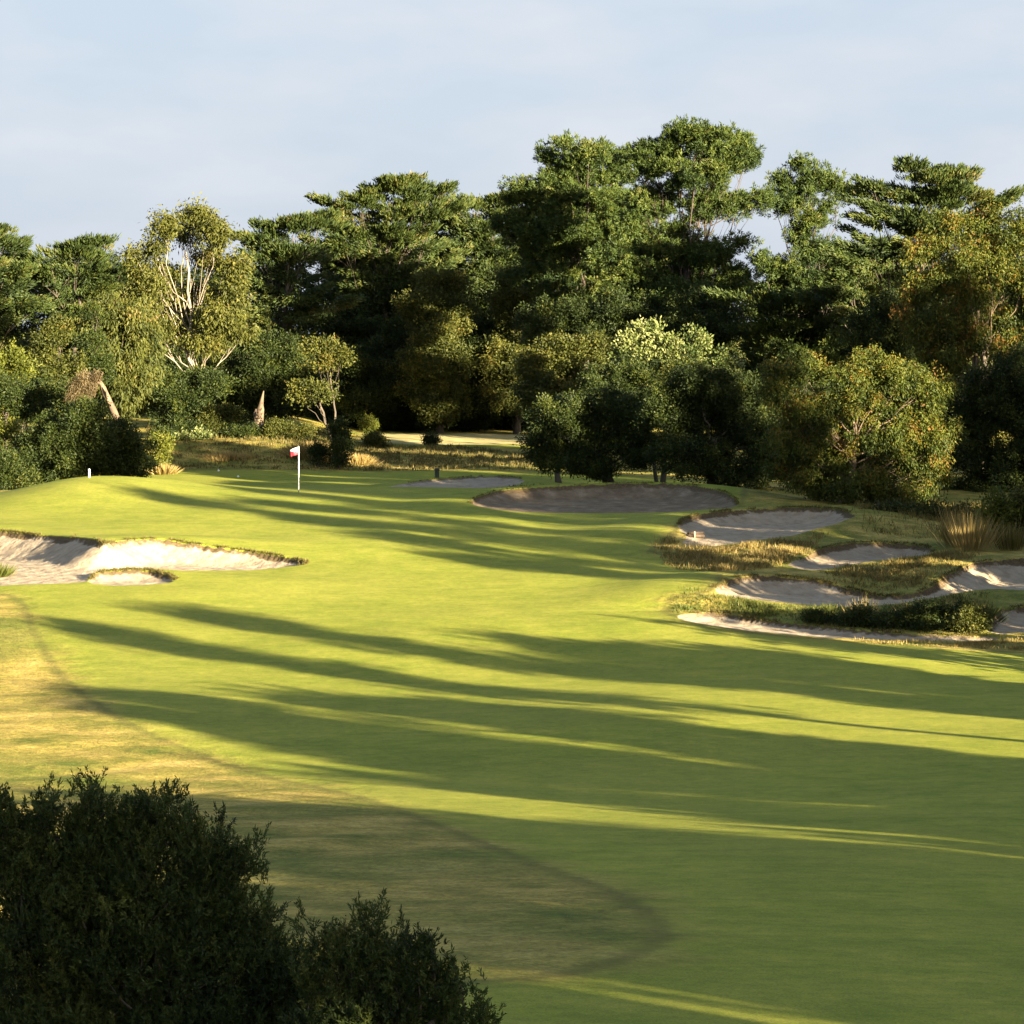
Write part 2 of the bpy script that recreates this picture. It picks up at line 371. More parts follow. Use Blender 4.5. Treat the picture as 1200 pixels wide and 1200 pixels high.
    h = math_('ADD', math_('MULTIPLY', math_('ADD', rf, math_('MULTIPLY', noise(3.0, 5, .65), 1.6)), math_('SUBTRACT', 1, step(mw, -1.1, 1.2))), math_('MULTIPLY', fine, .18))
    h = math_('ADD', h, math_('MULTIPLY', math_('MULTIPLY', noise(5.5, 4, .6), 1.3), step(sand, .05, .3)))
    b = N(t, 'ShaderNodeBump'); b.inputs['Strength'].default_value = .5; b.inputs['Distance'].default_value = .10
    l(h, b.inputs['Height']); l(b.outputs[0], p.inputs['Normal']); l(p.outputs[0], o.inputs[0])
    return m
M_GROUND = ground_material()

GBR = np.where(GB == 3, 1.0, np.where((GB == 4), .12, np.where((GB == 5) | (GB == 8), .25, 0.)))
PALE = np.array([[X_(p, d), d] for p, d in [(425, 231), (500, 228), (640, 228), (700, 236), (640, 250), (430, 250)]])
GBR = np.where(GS < -.4, np.clip(sdf_poly(GX.ravel(), GY.ravel(), PALE).reshape(GX.shape) / 1.5 + .5, 0, 1), GBR)
GW = np.zeros(GX.shape)
near = np.abs(GS) < 4
for k, (lab, rim, dz) in enumerate(BK):
    s = near & (GB == k); xs, ys = GX[s], GY[s]; ov = []
    for c in range(0, len(xs), 20000):
        d2 = (xs[c:c + 20000, None] - rim[None, :, 0]) ** 2 + (ys[c:c + 20000, None] - rim[None, :, 1]) ** 2
        w = 1 / (d2 + .05) ** 2; ov.append((w * rim[None, :, 3]).sum(1) / w.sum(1))
    GW[s] = np.concatenate(ov)
Q = (np.arange(nr - 1)[:, None] * nc + np.arange(nc - 1)[None]); Q = np.stack([Q, Q + 1, Q + nc + 1, Q + nc], -1).reshape(-1, 4)
VG = np.stack([GX, GY, GZ], -1).reshape(-1, 3)
# smooth shared normals so that the sheets meet without a seam
dzx = np.gradient(GZ, axis=1) / np.gradient(GX, axis=1)
dzy_r = np.gradient(GZ, axis=0) / np.gradient(GY, axis=0)
dzy = dzy_r - dzx * (GX / GY)
NG = unit(np.stack([-dzx, -dzy, np.ones_like(dzx)], -1).reshape(-1, 3))
fs = GS.ravel()[Q].mean(1); fm = GM.ravel()[Q].mean(1); fb = GB.ravel()[Q]; fb = np.where(fs > 0, fb.max(1), -1)
def sheet(name, sel, label, cat, kind='structure'):
    q = Q[sel]; u, inv = np.unique(q, return_inverse=True); inv = inv.reshape(q.shape)
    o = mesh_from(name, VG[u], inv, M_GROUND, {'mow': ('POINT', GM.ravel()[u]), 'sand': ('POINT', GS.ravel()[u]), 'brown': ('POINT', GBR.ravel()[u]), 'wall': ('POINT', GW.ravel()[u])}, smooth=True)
    o.data.normals_split_custom_set_from_vertices(NG[u].tolist())
    tag(o, label, cat, kind=kind); return o
is_b = fs > 0
sheet('ground', ~is_b & (fm <= 0), 'dry yellowish rough grass ground around the fairway', 'ground')
sheet('fairway', ~is_b & (fm > 0), 'smooth mown green fairway and putting green with long tree shadows', 'fairway')
for k, (lab, rim, dz) in enumerate(BK):
    s = is_b & (fb == k)
    if s.any(): tag(sheet('sand_bunker', s, lab, 'bunker'), group='sand bunkers around the green')
# land behind and beside the camera, joining the front sheet
bx = np.concatenate([[-900, -300, -120, -60], np.linspace(-42, 42, 57), [60, 120, 300, 900]]); by = np.array([-400, -200, -100, -60, -30, -15, -5, 3, 8, 11, 14.])
BX, BY = np.meshgrid(bx, by); BZ = terrain(BX, BY)[0]
qb = (np.arange(len(by) - 1)[:, None] * len(bx) + np.arange(len(bx) - 1)[None]); qb = np.stack([qb, qb + 1, qb + len(bx) + 1, qb + len(bx)], -1).reshape(-1, 4)
nb = BX.size
o = mesh_from('ground', np.stack([BX, BY, BZ], -1).reshape(-1, 3), qb, M_GROUND, {'mow': ('POINT', np.full(nb, -3.)), 'sand': ('POINT', np.full(nb, -50.)), 'brown': ('POINT', np.zeros(nb)), 'wall': ('POINT', np.zeros(nb))}, smooth=True)
tag(o, 'rough ground of the low hill the view is taken from', 'ground', kind='structure')

# ------------------------------------------------------------------ grass
class Blades:
    def __init__(s, seed): s.V = []; s.T = []; s.rng = np.random.RandomState(seed)
    def put(s, x, y, L, W, lean=.35, tint=(0, 1), sink=.02, z=None, dirb=None):
        n = len(x); r = s.rng; zz = (gz(x, y) if z is None else z) - sink
        d = np.stack([r.normal(size=n) * lean, r.normal(size=n) * lean, np.ones(n)], 1)
        if dirb is not None: d = d + dirb
        Ls = L * r.uniform(.55, 1.2, n)
        V, _, _ = leaf_quads(np.stack([x, y, zz], 1), d, Ls, W * r.uniform(.7, 1.3, n), r, None)
        s.V.append(V); s.T.append(r.uniform(tint[0], tint[1], n)); return s
    def count(s): return sum(len(t) for t in s.T)
    def build(s, name, mat, parent=None, origin=None):
        V = np.concatenate(s.V); T = np.concatenate(s.T)
        return mesh_from(name, V, np.arange(len(V), dtype=np.int32).reshape(-1, 4), mat, {'tint': ('FACE', T)}, parent, origin=origin)
M_DRY = leaf_mat('dry_grass_blades', [(0, (0.0612, 0.0612, 0.0144)), (0.35, (0.144, 0.1116, 0.0288)), (0.7, (0.2592, 0.18, 0.054)), (1, (0.36, 0.2664, 0.108))], .3)
M_GRN = leaf_mat('green_grass_blades', [(0, (0.018, 0.029, 0.0048)), (0.5, (0.06, 0.0841, 0.012)), (0.85, (0.102, 0.1102, 0.021)), (1, (0.192, 0.1566, 0.054))], .3)
M_ROUGHB = leaf_mat('rough_grass_blades', [(0, (0.045, 0.045, 0.009)), (0.4, (0.09, 0.075, 0.0188)), (0.75, (0.15, 0.1125, 0.0338)), (1, (0.2475, 0.1875, 0.0675))], .3)

def scatter(poly, n, rng, keep=lambda x, y: np.ones(len(x), bool)):
    lo, hi = poly.min(0), poly.max(0); X = []; Y = []; c = 0; it = 0
    while c < n and it < 60:
        x = rng.uniform(lo[0], hi[0], n * 2); y = rng.uniform(lo[1], hi[1], n * 2); it += 1
        k = (sdf_poly(x, y, poly) > 0); x, y = x[k], y[k]
        if len(x): k = (gat(GS, x, y) < -.03) & keep(x, y); x, y = x[k], y[k]
        X.append(x); Y.append(y); c += len(x)
    return np.concatenate(X)[:n], np.concatenate(Y)[:n]
def tufty(poly, n, per, spread, rng, **k):
    x, y = scatter(poly, max(4, n // per), rng, **k)
    return np.repeat(x, per) + rng.normal(size=len(x) * per) * spread, np.repeat(y, per) + rng.normal(size=len(x) * per) * spread
def wp(*pd): return np.array([[X_(p, d), d] for p, d in pd])
rg = np.random.RandomState(3)
def grass(name, label, poly, n, per, spread, L, W, mat, tint, lean=.35, seed=1, fade=.001):
    b = Blades(seed); x, y = tufty(poly, n, per, spread, rg)
    k = (gat(GS, x, y) < -.02) & (rg.uniform(0, 1, len(x)) < np.clip(-gat(GM, x, y) / fade, .04 if fade > 1 else 1, 1)); k &= rg.uniform(0, 1, len(x)) < np.clip(sdf_poly(x, y, poly) / .7 + .12, .12, 1) * np.clip(.75 + .55 * np.sin(x * 1.9 + 2 * np.sin(y * 1.1)) + .3 * np.sin(y * 3.1 + x), .15, 1)
    x, y = x[k], y[k]; L = L * np.clip(.85 + .45 * np.sin(x * 2.7 + np.sin(y * 2.3) * 1.7), .45, 1.4)
    b.put(x, y, L, W, lean, tint)
    return tag(b.build(name, mat), label, 'grass', kind='stuff')
grass('dry_ridge_grass', 'golden dry grass on the ridge below the grey sand face', wp((765,114.5),(790,116),(800,113.4),(840,113),(890,114),(935,115.5),(968,117),(955,111),(925,107.6),(850,104.5),(790,106),(770,110)), 24000, 14, .10, .25, .022, M_DRY, (.0, 1.0), .4, 11)
grass('bank_grass', 'bright green and olive long grass bank between two sand bunkers', wp((788,96),(800,98),(840,96.9),(890,96.2),(940,95.6),(1000,95.4),(1060,96),(1110,97.4),(1160,98.5),(1165,92),(1100,91.2),(1000,92.2),(900,93.8),(850,95),(812,95),(792,93.8)), 30000, 14, .08, .20, .020, M_GRN, (.25, 1.0), .5, 12)
grass('olive_ridge_grass', 'olive and straw grass on the ridge beside the winding bunker', wp((960,106),(1000,107.6),(1045,109),(1090,111),(1130,112),(1150,107),(1118,104.5),(1085,101.4),(1040,100.8),(1000,102),(960,103.2)), 16000, 12, .10, .24, .022, M_DRY, (.0, .7), .5, 13)
grass('fairway_edge_grass', 'dry straw grass strip along the fairway in front of the bunkers', wp((1000,89.5),(1080,89.6),(1165,89.4),(1260,89.6),(1260,86.2),(1180,86.6),(1100,87.6),(1000,88.6)), 9000, 12, .10, .13, .018, M_DRY, (.15, .9), .5, 14)
grass('right_upper_grass', 'shaded olive grass under the gum trees at the right', wp((1000,124),(1010,117),(1090,116),(1200,112),(1290,112),(1290,135),(1150,134),(1000,132)), 14000, 12, .12, .30, .025, M_DRY, (.0, .6), .4, 15)
grass('back_rough_grass', 'brown and straw rough grass behind the green', wp((170,190.5),(640,188),(640,205),(560,222),(440,226),(400,236),(170,232)), 42000, 12, .16, .30, .045, M_ROUGHB, (.0, .95), .4, 16)
grass('back_right_grass', 'short olive grass between the dark round trees and the brown bunker', wp((560,143),(700,144),(900,142),(1000,131),(1000,150),(900,160),(600,165)), 9000, 10, .12, .14, .03, M_GRN, (.0, .5), .4, 17)
# near rough, short and patchy
left_rough = np.concatenate([poly_g([(-80,692),(20,703),(45,742),(80,797),(150,847),(250,890),(400,930),(540,977),(650,1020),(735,1052),(780,1084),(718,1130),(640,1146),(540,1158),(480,1195)]), wp((-80,26))])
grass('near_rough_grass', 'short tufted dry rough at the left of the fairway', left_rough, 150000, 30, .10, .032, .009, M_DRY, (.5, 1.0), 1.1, 18, 3.5)
# hair of roots and grass hanging over the bunker lips
b = Blades(21)
for k, (lab, rim, dz) in enumerate(BK):
    rr = catmull(rim, 6); wv = rr[:, 3]; s = wv > .17
    rr = rr[s]; rep = 9 if k in (0, 1, 4, 6, 7) else 6
    m_ = np.convolve(rg.normal(size=len(rr)), np.ones(25) / 5, 'same'); rr = rr[m_ > -.35]
    x = np.repeat(rr[:, 0], rep) + rg.normal(size=len(rr) * rep) * .05; y = np.repeat(rr[:, 1], rep) + rg.normal(size=len(rr) * rep) * .05
    off = rg.uniform(0, .16, len(x)); y = y + off
    k2 = gat(GS, x, y) < .06
    b.put(x[k2], y[k2], rg.uniform(.05, .19, k2.sum()), .02, .7, (.0, .8), z=gz(x[k2], y[k2]) + .0)
tag(b.build('lip_grass', M_ROUGHB), 'brown fringe of grass along the bunker lips', 'grass', kind='stuff')

def grass_clump(px, D, h, w, n, label, mat, tint, lean, cat='grass clump', group=None, name='grass_clump', seed=0, width=.02, stalks=True):
    x0 = X_(px, D); o = empty(name, (x0, D, float(gz(np.array([x0]), np.array([D]))[0])))
    r = np.random.RandomState(seed + int(px)); b = Blades(seed + int(px)); org = np.array(o.location)
    x = x0 + r.normal(size=n) * w * .4; y = D + r.normal(size=n) * w * .35
    db = np.stack([(x - x0) / w * lean, (y - D) / w * lean, np.zeros(n)], 1)
    b.put(x, y, h, width, .16, tint, dirb=db)
    b.build('blades', mat, parent=o, origin=org)
    if not stalks: return tag(o, label, cat, group)
    m = max(40, n // 12); b2 = Blades(seed + 5); x = x0 + r.normal(size=m) * w * .35; y = D + r.normal(size=m) * w * .3
    b2.put(x, y, h * 1.3, width * .5, .2, (.7, 1.0)); b2.build('seed_stalks', M_DRY, parent=o, origin=org)
    return tag(o, label, cat, group)
GC = 'tufts of tall grass among the bunkers'
grass_clump(1137, 112, 1.45, .75, 420, 'tall pale straw clump catching the sun beside the right bunkers', M_DRY, (.45, 1.0), .35, group=GC, seed=1, width=.03)
grass_clump(1118, 114, 1.5, .55, 260, 'tall reddish straw clump just left of the brightest clump', M_DRY, (.25, .8), .3, group=GC, seed=2, width=.03)
grass_clump(1012, 93.6, .62, .5, 130, 'thin pale stalks above the small dark shrub in the middle of the bank', M_DRY, (.5, 1.0), .4, group=GC, seed=6, width=.018)
grass_clump(1078, 93.6, .68, .7, 240, 'wispy straw tuft behind the left side of the largest dark shrub', M_DRY, (.4, 1.0), .4, group=GC, seed=4, width=.018)
grass_clump(1118, 93.6, .66, .6, 200, 'wispy straw tuft behind the right side of the largest dark shrub', M_DRY, (.35, .95), .4, group=GC, seed=5, width=.018)
grass_clump(1152, 93.6, .50, .6, 420, 'straw and green tuft spilling towards the streaky sand', M_GRN, (.2, 1.0), .9, group=GC, seed=3, width=.022)
grass_clump(1185, 113, 1.0, .8, 400, 'shaded reedy clump near the right edge below the pale leafed sapling', M_DRY, (.0, .5), .3, group=GC, seed=8, width=.03)
grass_clump(-4, 106.5, .55, .45, 500, 'small bright yellow green tuft in the left bunker at the photo edge', M_GRN, (.55, .95), .9, group=GC, seed=10, width=.03, stalks=False)
GM_ = 'mounds of golden grass behind the green'
def mound(px, D, h, w, n, label, seed):
    return grass_clump(px, D, h, w, n, label, M_DRY, (.5, 1.0), 1.0, 'grass mound', GM_, 'grass_mound', seed, .05, False)
mound(368, 197, 1.15, 1.7, 2600, 'large rounded golden dry grass mound behind the flag', 31)
mound(420, 197, .75, 1.1, 1000, 'smaller golden grass mound right of the narrow shrub', 32)
mound(192, 183, .7, .7, 500, 'small golden grass tuft against the dark bush at the left', 33)
mound(268, 196, .45, 1.8, 1200, 'low flat golden grass patch in the brown rough', 34)

# ------------------------------------------------------------------ foliage materials
LM = {
 'cypress': leaf_mat('cypress_foliage', [(0, (0.0128, 0.0229, 0.0049)), (0.45, (0.031, 0.0475, 0.0076)), (0.8, (0.0593, 0.0689, 0.0109)), (1, (0.095, 0.08, 0.022))], .12),
 'pine': leaf_mat('pine_foliage', [(0, (0.0142, 0.027, 0.0051)), (0.5, (0.0355, 0.0554, 0.0076)), (0.85, (0.071, 0.0845, 0.0112)), (1, (0.082, 0.082, 0.022))], .10),
 'gum': leaf_mat('pale_gum_foliage', [(0, (0.0304, 0.038, 0.0059)), (0.5, (0.069, 0.0731, 0.011)), (0.85, (0.105, 0.0994, 0.0179)), (1, (0.1326, 0.0994, 0.0256))], .25),
 'redgum': leaf_mat('reddish_gum_foliage', [(0, (0.0189, 0.0302, 0.0039)), (0.38, (0.0471, 0.0625, 0.0059)), (0.64, (0.083, 0.0867, 0.0077)), (0.84, (0.1179, 0.0745, 0.0091)), (1, (0.132, 0.0605, 0.0097))], .25),
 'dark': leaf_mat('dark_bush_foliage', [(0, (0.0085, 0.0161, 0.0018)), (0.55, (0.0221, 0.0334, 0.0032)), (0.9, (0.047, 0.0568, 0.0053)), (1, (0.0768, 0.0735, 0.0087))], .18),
 'olive': leaf_mat('olive_bush_foliage', [(0, (0.019, 0.0259, 0.0037)), (0.5, (0.0476, 0.0547, 0.007)), (0.9, (0.089, 0.0835, 0.0122)), (1, (0.1271, 0.0922, 0.0204))], .22),
 'yellow': leaf_mat('yellow_green_foliage', [(0, (0.0399, 0.0518, 0.0053)), (0.5, (0.0864, 0.0971, 0.0088)), (1, (0.1462, 0.1359, 0.0199))], .25),
 'pale': leaf_mat('pale_blossom_foliage', [(0, (0.0242, 0.042, 0.0074)), (0.35, (0.0581, 0.0784, 0.0149)), (0.65, (0.1454, 0.1623, 0.0497)), (1, (0.2229, 0.2238, 0.0944))], .2),
 'weep': leaf_mat('weeping_foliage', [(0, (0.0244, 0.0334, 0.0053)), (0.5, (0.0596, 0.0668, 0.0097)), (0.9, (0.0975, 0.0925, 0.0158)), (1, (0.1192, 0.0822, 0.0221))], .25),
 'heath': leaf_mat('tea_tree_foliage', [(0, (0.013, 0.0222, 0.0054)), (0.5, (0.0348, 0.0519, 0.0099)), (0.85, (0.0654, 0.0816, 0.0145)), (1, (0.109, 0.0989, 0.0228))], .18),
 'brown': leaf_mat('withered_foliage', [(0, (0.036, 0.0263, 0.0115)), (0.5, (0.09, 0.063, 0.0259)), (1, (0.135, 0.105, 0.0517))], .2),
}
BARK = bark_mat('dark_bark', (.035, .026, .018), (.085, .065, .045))
PINEBARK = bark_mat('pine_bark', (.03, .022, .016), (.07, .049, .034))
WHITEBARK = bark_mat('white_gum_bark', (.12, .095, .065), (.29, .245, .185), 1.6)
TANBARK = bark_mat('tan_bark', (.055, .036, .022), (.15, .105, .064), 2.0)

# type: clump radius, flatten, tufts, leaves per tuft, leaf L, leaf W, outward, up bias, random
TY = {
 'cypress': dict(rc=1.35, flat=.15, nt=32, nl=15, L=.34, W=.09, out=1.0, up=.34, rnd=.30, sub=.15, m='cypress', b=BARK),
 'pine':    dict(rc=1.05, flat=.66, nt=28, nl=21, L=.28, W=.062, out=.8, up=.45, rnd=.75, sub=.10, m='pine', b=PINEBARK),
 'gum':     dict(rc=.95, flat=.85, nt=24, nl=9, L=.34, W=.10, out=.35, up=-.75, rnd=.6, sub=.26, m='gum', b=WHITEBARK),
 'redgum':  dict(rc=.85, flat=1.05, nt=26, nl=11, L=.25, W=.085, out=.35, up=-.75, rnd=.55, sub=.22, m='redgum', b=TANBARK),
 'dark':    dict(rc=.80, flat=.75, nt=26, nl=12, L=.21, W=.085, out=.6, up=.2, rnd=.8, sub=.22, m='dark', b=BARK),
 'olive':   dict(rc=.85, flat=.75, nt=26, nl=11, L=.23, W=.10, out=.6, up=.2, rnd=.8, sub=.24, m='olive', b=BARK),
 'yellow':  dict(rc=.75, flat=.75, nt=22, nl=9, L=.23, W=.10, out=.6, up=.3, rnd=.8, sub=.24, m='yellow', b=BARK),
 'pale':    dict(rc=.75, flat=.85, nt=22, nl=9, L=.25, W=.13, out=.9, up=.4, rnd=.6, sub=.2, m='pale', b=BARK),
 'weep':    dict(rc=.80, flat=1.1, nt=26, nl=10, L=.34, W=.09, out=.3, up=-1.1, rnd=.4, sub=.24, m='weep', b=BARK),
 'brown':   dict(rc=.60, flat=1.2, nt=24, nl=9, L=.34, W=.06, out=.3, up=-1.0, rnd=.5, sub=.2, m='brown', b=TANBARK),
 'shade':   dict(rc=1.2, flat=.7, nt=16, nl=7, L=.50, W=.22, out=.6, up=.1, rnd=.8, sub=.3, m='olive', b=BARK),
}
def crown_leaves(lobes, ty, rng, dens=1.0, k=1.0, tb=0.0):
    """lobes: list of (centre xyz, radii xyz). returns V,T, clump centres"""
    p = TY[ty]; PV = []; DV = []; TV = []; CC = []
    cen_all = np.mean([c for c, r in lobes], 0)
    for c, r in lobes:
        c = np.asarray(c, float); r = np.asarray(r, float); rc = p['rc'] * k
        a_ = ((r[0] * r[1]) ** 1.6 + (r[0] * r[2]) ** 1.6 + (r[1] * r[2]) ** 1.6) / 3
        area = 4 * np.pi * a_ ** (1 / 1.6)
        n = max(3, int(dens * 1.15 * area / (np.pi * rc * rc)))
        u = unit(rng.normal(size=(n, 3))); rad = rng.uniform(0, 1, (n, 1)) ** .42
        C = c + u * rad * np.maximum(r - rc * np.array([.45, .45, .45 * p['flat']]), r * .35)
        CC.append(C)
        ct = rng.normal(size=n) * .17 + .42 + tb
        # clump size varies
        s = rc * rng.uniform(.5, 1.3, n)
        m = p['nt']; o = unit(rng.normal(size=(n * m, 3))) * (rng.uniform(0, 1, (n * m, 1)) ** .5)
        o[:, 2] *= p['flat']
        ss = np.repeat(s, m)[:, None]; Cb = np.repeat(C, m, 0)
        outc = unit(Cb - cen_all + np.array([0, 0, .01]))
        if ty == 'cypress':                         # plates tilt upward away from the trunk
            oh = outc.copy(); oh[:, 2] = 0
            o[:, 2] += .32 * (o[:, :2] * oh[:, :2]).sum(1)
        T0 = Cb + o * ss
        td = unit(o * np.array([1, 1, 1 / max(.4, p['flat'])]) * .8 + outc * .5)
        q = p['nl']; N_ = n * m * q
        base = np.repeat(T0, q, 0) + rng.normal(size=(N_, 3)) * p['sub'] * k * .8
        d = np.repeat(td, q, 0) * p['out'] + np.array([0, 0, p['up']]) + rng.normal(size=(N_, 3)) * p['rnd']
        PV.append(base); DV.append(d)
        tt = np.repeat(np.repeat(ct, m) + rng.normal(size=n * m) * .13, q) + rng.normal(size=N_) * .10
        tt += .16 * np.repeat(o[:, 2], q)  # clump tops tinted lighter, undersides darker: shading put into the leaf colour
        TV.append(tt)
    P = np.concatenate(PV); Dv = np.concatenate(DV); T = np.clip(np.concatenate(TV), 0, 1)
    n = len(P)
    V, Q_, _ = leaf_quads(P, Dv, p['L'] * k * rng.uniform(.6, 1.25, n), p['W'] * k * rng.uniform(.7, 1.3, n), rng, None)
    return V, T, np.concatenate(CC)

_seed = [100]
def tree(name, label, cat, ty, D, lobes, base=None, group=None, dens=1.0, depth=1.0, k=None, tb=0.0, tr=None, kind_parts=('trunk', 'crown'), trunk_top=None, twigs=6, bark=None, limb=1.0, ragged=None):
    """lobes in photo pixels (x, y, rx, ry[, distance offset])"""
    if ragged is None: ragged = ty in ('pine', 'gum', 'redgum', 'cypress', 'olive')
    _seed[0] += 1; rng = np.random.RandomState(_seed[0]); p = TY[ty]
    k = k if k else min(1.15, max(.55, D / 205.)); s = D / F
    LB = []; lobes = list(lobes); n_main = len(lobes)
    if ragged:                                   # smaller sprays that break up the outline
        for lb in list(lobes):
            for j in range(rng.randint(1, 3)):
                a = rng.uniform(-.5, 3.6); q = rng.uniform(.28, .5)
                lobes.append((lb[0] + math.cos(a) * lb[2] * .95, lb[1] - math.sin(a) * lb[3] * .95, max(5, lb[2] * q), max(4, lb[3] * q * 1.15)))
    for lb in lobes:
        px, py, rx, ry = lb[:4]; dd = lb[4] if len(lb) > 4 else rng.uniform(-.6, .6) * rx * s * .7
        LB.append((np.array([X_(px, D), D + dd, Z_(py, D)]), np.array([rx * s, max(rx, ry) * s * .85 * depth, ry * s])))
    bx = X_(base if base is not None else np.mean([l_[0] for l_ in lobes]), D)
    bz = float(gz(np.array([bx]), np.array([D]))[0]); org = np.array([bx, D, bz])
    root = empty(name, org); tag(root, label, cat, group)
    V, T, CC = crown_leaves(LB, ty, rng, dens, k, tb)
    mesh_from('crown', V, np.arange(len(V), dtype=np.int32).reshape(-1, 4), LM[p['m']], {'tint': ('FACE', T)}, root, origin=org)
    # trunk and limbs
    tu = Tubes(); zs = np.array([c[2] for c, r in LB]); top = np.max(zs); low = np.min([c[2] - r[2] for c, r in LB]); H = max(.6, top - bz)
    cenx = np.mean([c[0] for c, r in LB]); ceny = np.mean([c[1] for c, r in LB])
    tr = tr or max(.05, H * .017)
    tt = trunk_top if trunk_top is not None else .72
    P0 = org - np.array([0, 0, .25]); P1 = np.array([bx + (cenx - bx) * .7, D + (ceny - D) * .6, bz + H * tt])
    tp = curve(P0, P1, rng.normal(size=3) * [H * .03, H * .03, 0], 10, rng, .03)
    rr = np.linspace(tr * 1.25, tr * .45, 10); rr[0] *= 1.35; tu.add(tp, rr, 9)
    for li, (c, r) in enumerate(LB):
        if li >= n_main and li % 3: continue
        f = np.clip((c[2] - bz) / (H * tt) * rng.uniform(.45, .7), .12, .95); a = tp[int(f * 9)]
        ln = np.linalg.norm(c - a); pts = curve(a, c, np.array([0, 0, -.08 * ln]) + rng.normal(size=3) * ln * .05, 7, rng, .06)
        r0 = tr * (.20 + .16 * (1 - f)) * limb; tu.add(pts, np.linspace(r0, r0 * .35, 7), 6)
        if twigs:
            d = np.linalg.norm((CC - c) / r, axis=1); near_ = np.where(d < 1.05)[0]
            rng.shuffle(near_)
            for i in near_[:twigs]:
                b0 = pts[rng.randint(2, 7)]; tu.add(curve(b0, CC[i], rng.normal(size=3) * .1, 4, rng, .05), np.linspace(r0 * .35, r0 * .1, 4), 5)
    tu.build('trunk' if kind_parts[0] == 'trunk' else 'stem', bark or p['b'], root, org)
    return root

# ------------------------------------------------------------------ the wood behind the green
GB_ = 'trees of the wood behind the green'; GS_ = 'shrubs along the foot of the wood'
tree('cypress_tree', 'flat topped cypress cut off by the left edge of the photo', 'tree', 'cypress', 236, [(4,285,34,13),(-35,310,60,22),(8,325,40,20),(-20,365,60,35)], -25, GB_)
tree('cypress_tree', 'low flat topped cypress left of the pale gum', 'tree', 'cypress', 241, [(92,294,46,10),(62,312,44,14),(110,325,48,16),(70,345,55,22),(100,380,60,34)], 85, GB_)
tree('cypress_tree', 'dark cypress directly right of the pale gum', 'tree', 'cypress', 238, [(345,262,42,13),(310,285,40,16),(350,300,50,20),(312,325,45,24),(350,350,50,30),(315,390,55,40)], 330, GB_)
tree('cypress_tree', 'tall layered cypress with rusty patches left of the pines', 'tree', 'cypress', 262, [(462,223,58,13),(420,242,44,14),(495,248,45,18),(445,268,75,20),(400,290,55,22),(480,300,62,28),(425,330,70,32),(490,350,60,36),(440,395,75,45)], 450, GB_, tb=.06)
tree('cypress_tree', 'cypress filling the gap between layered cypress and dark pine', 'tree', 'cypress', 268, [(560,243,48,14),(595,250,30,16),(550,275,50,24),(585,300,50,32),(550,340,50,40)], 562, GB_)
tree('pine_tree', 'broad dark pine left of the tallest pine', 'tree', 'pine', 222, [(690,180,44,18),(655,200,36,20),(722,196,34,22),(640,232,40,26),(690,230,55,32),(660,275,60,36),(720,280,50,40),(640,325,55,40),(705,335,55,40),(620,270,36,30),(690,375,56,30),(625,230,26,18)], 690, GB_, tr=.26, dens=1.1)
tree('pine_tree', 'tallest pine with sky showing through its right side', 'tree', 'pine', 206, [(822,158,42,14),(788,176,36,20),(850,178,46,20),(756,196,26,24),(812,205,50,26),(872,190,28,18),(770,235,44,28),(828,246,46,22),(868,236,40,12),(795,285,50,30),(745,270,28,28),(840,300,42,22),(770,325,50,24),(800,345,56,24),(735,312,38,32),(845,335,44,18),(775,370,50,22)], 805, GB_, tr=.28, dens=1.0)
tree('pine_tree', 'slim pine right of the tallest pine with a bare lower trunk', 'tree', 'pine', 214, [(952,210,36,20),(985,226,22,16),(925,228,28,18),(955,245,34,20),(938,275,26,14),(905,240,22,8),(968,305,36,18),(915,312,46,12),(945,295,38,20),(925,335,54,18),(975,335,36,20)], 945, GB_, tr=.22, dens=.82)
tree('pine_tree', 'wide spreading pine at the right behind the tall reddish gum', 'tree', 'cypress', 190, [(1092,206,58,14),(1060,228,52,16),(1135,228,54,14),(1172,238,24,8),(1030,258,50,22),(1095,258,62,24),(1015,300,48,28),(1080,310,60,34),(1000,345,52,34),(1150,290,50,40)], 1080, GB_, tr=.28)
tree('cypress_tree', 'low dark cypress with flat shelves below the slim pine', 'tree', 'cypress', 196, [(905,352,62,14),(975,372,66,18),(900,385,62,20),(945,410,80,24),(880,425,50,30),(985,420,50,30)], 935, GB_)
tree('gum_tree', 'pale gum with white forked branches rising above the left trees', 'tree', 'gum', 212, [(228,252,27,13),(192,264,22,15,-1),(256,272,26,20,-1),(246,300,14,18,1),(214,275,18,12,2.5),(180,290,16,15),(276,312,20,22),(236,300,16,14,3),(190,318,20,16,2),(163,326,16,20),(252,350,22,16,1),(279,345,18,26),(262,374,34,18,-1),(285,388,14,14),(250,400,20,13),(190,384,24,15),(226,398,18,9,-1),(160,372,16,16),(205,352,18,18,3),(168,352,24,24),(150,345,14,16),(182,330,18,18),(158,300,9,9),(212,382,22,12,2)], 222, GB_, tr=.14, dens=1.3, trunk_top=.84, limb=1.35, ragged=False)
tree('weeping_tree', 'drooping olive weeping tree with a rounded dome left of the pale gum', 'tree', 'weep', 196, [(145,368,42,22),(118,385,32,30),(160,395,32,34),(150,430,34,40),(120,430,30,40),(168,425,22,34),(140,465,24,26)], 140, GB_)
tree('dark_tree', 'dark tree added as shade on the left flank of the weeping tree', 'tree', 'dark', 191, [(108,398,16,26),(115,430,20,30),(104,420,18,34),(112,365,14,14)], 108, GB_)  # added dark foliage, stands in for shade on the weeping tree's left half
tree('conifer', 'grey green pointed sapling left of the weeping tree', 'tree', 'olive', 188, [(66,382,9,14),(62,402,18,16),(55,425,28,18),(70,440,30,18)], 62, GB_)
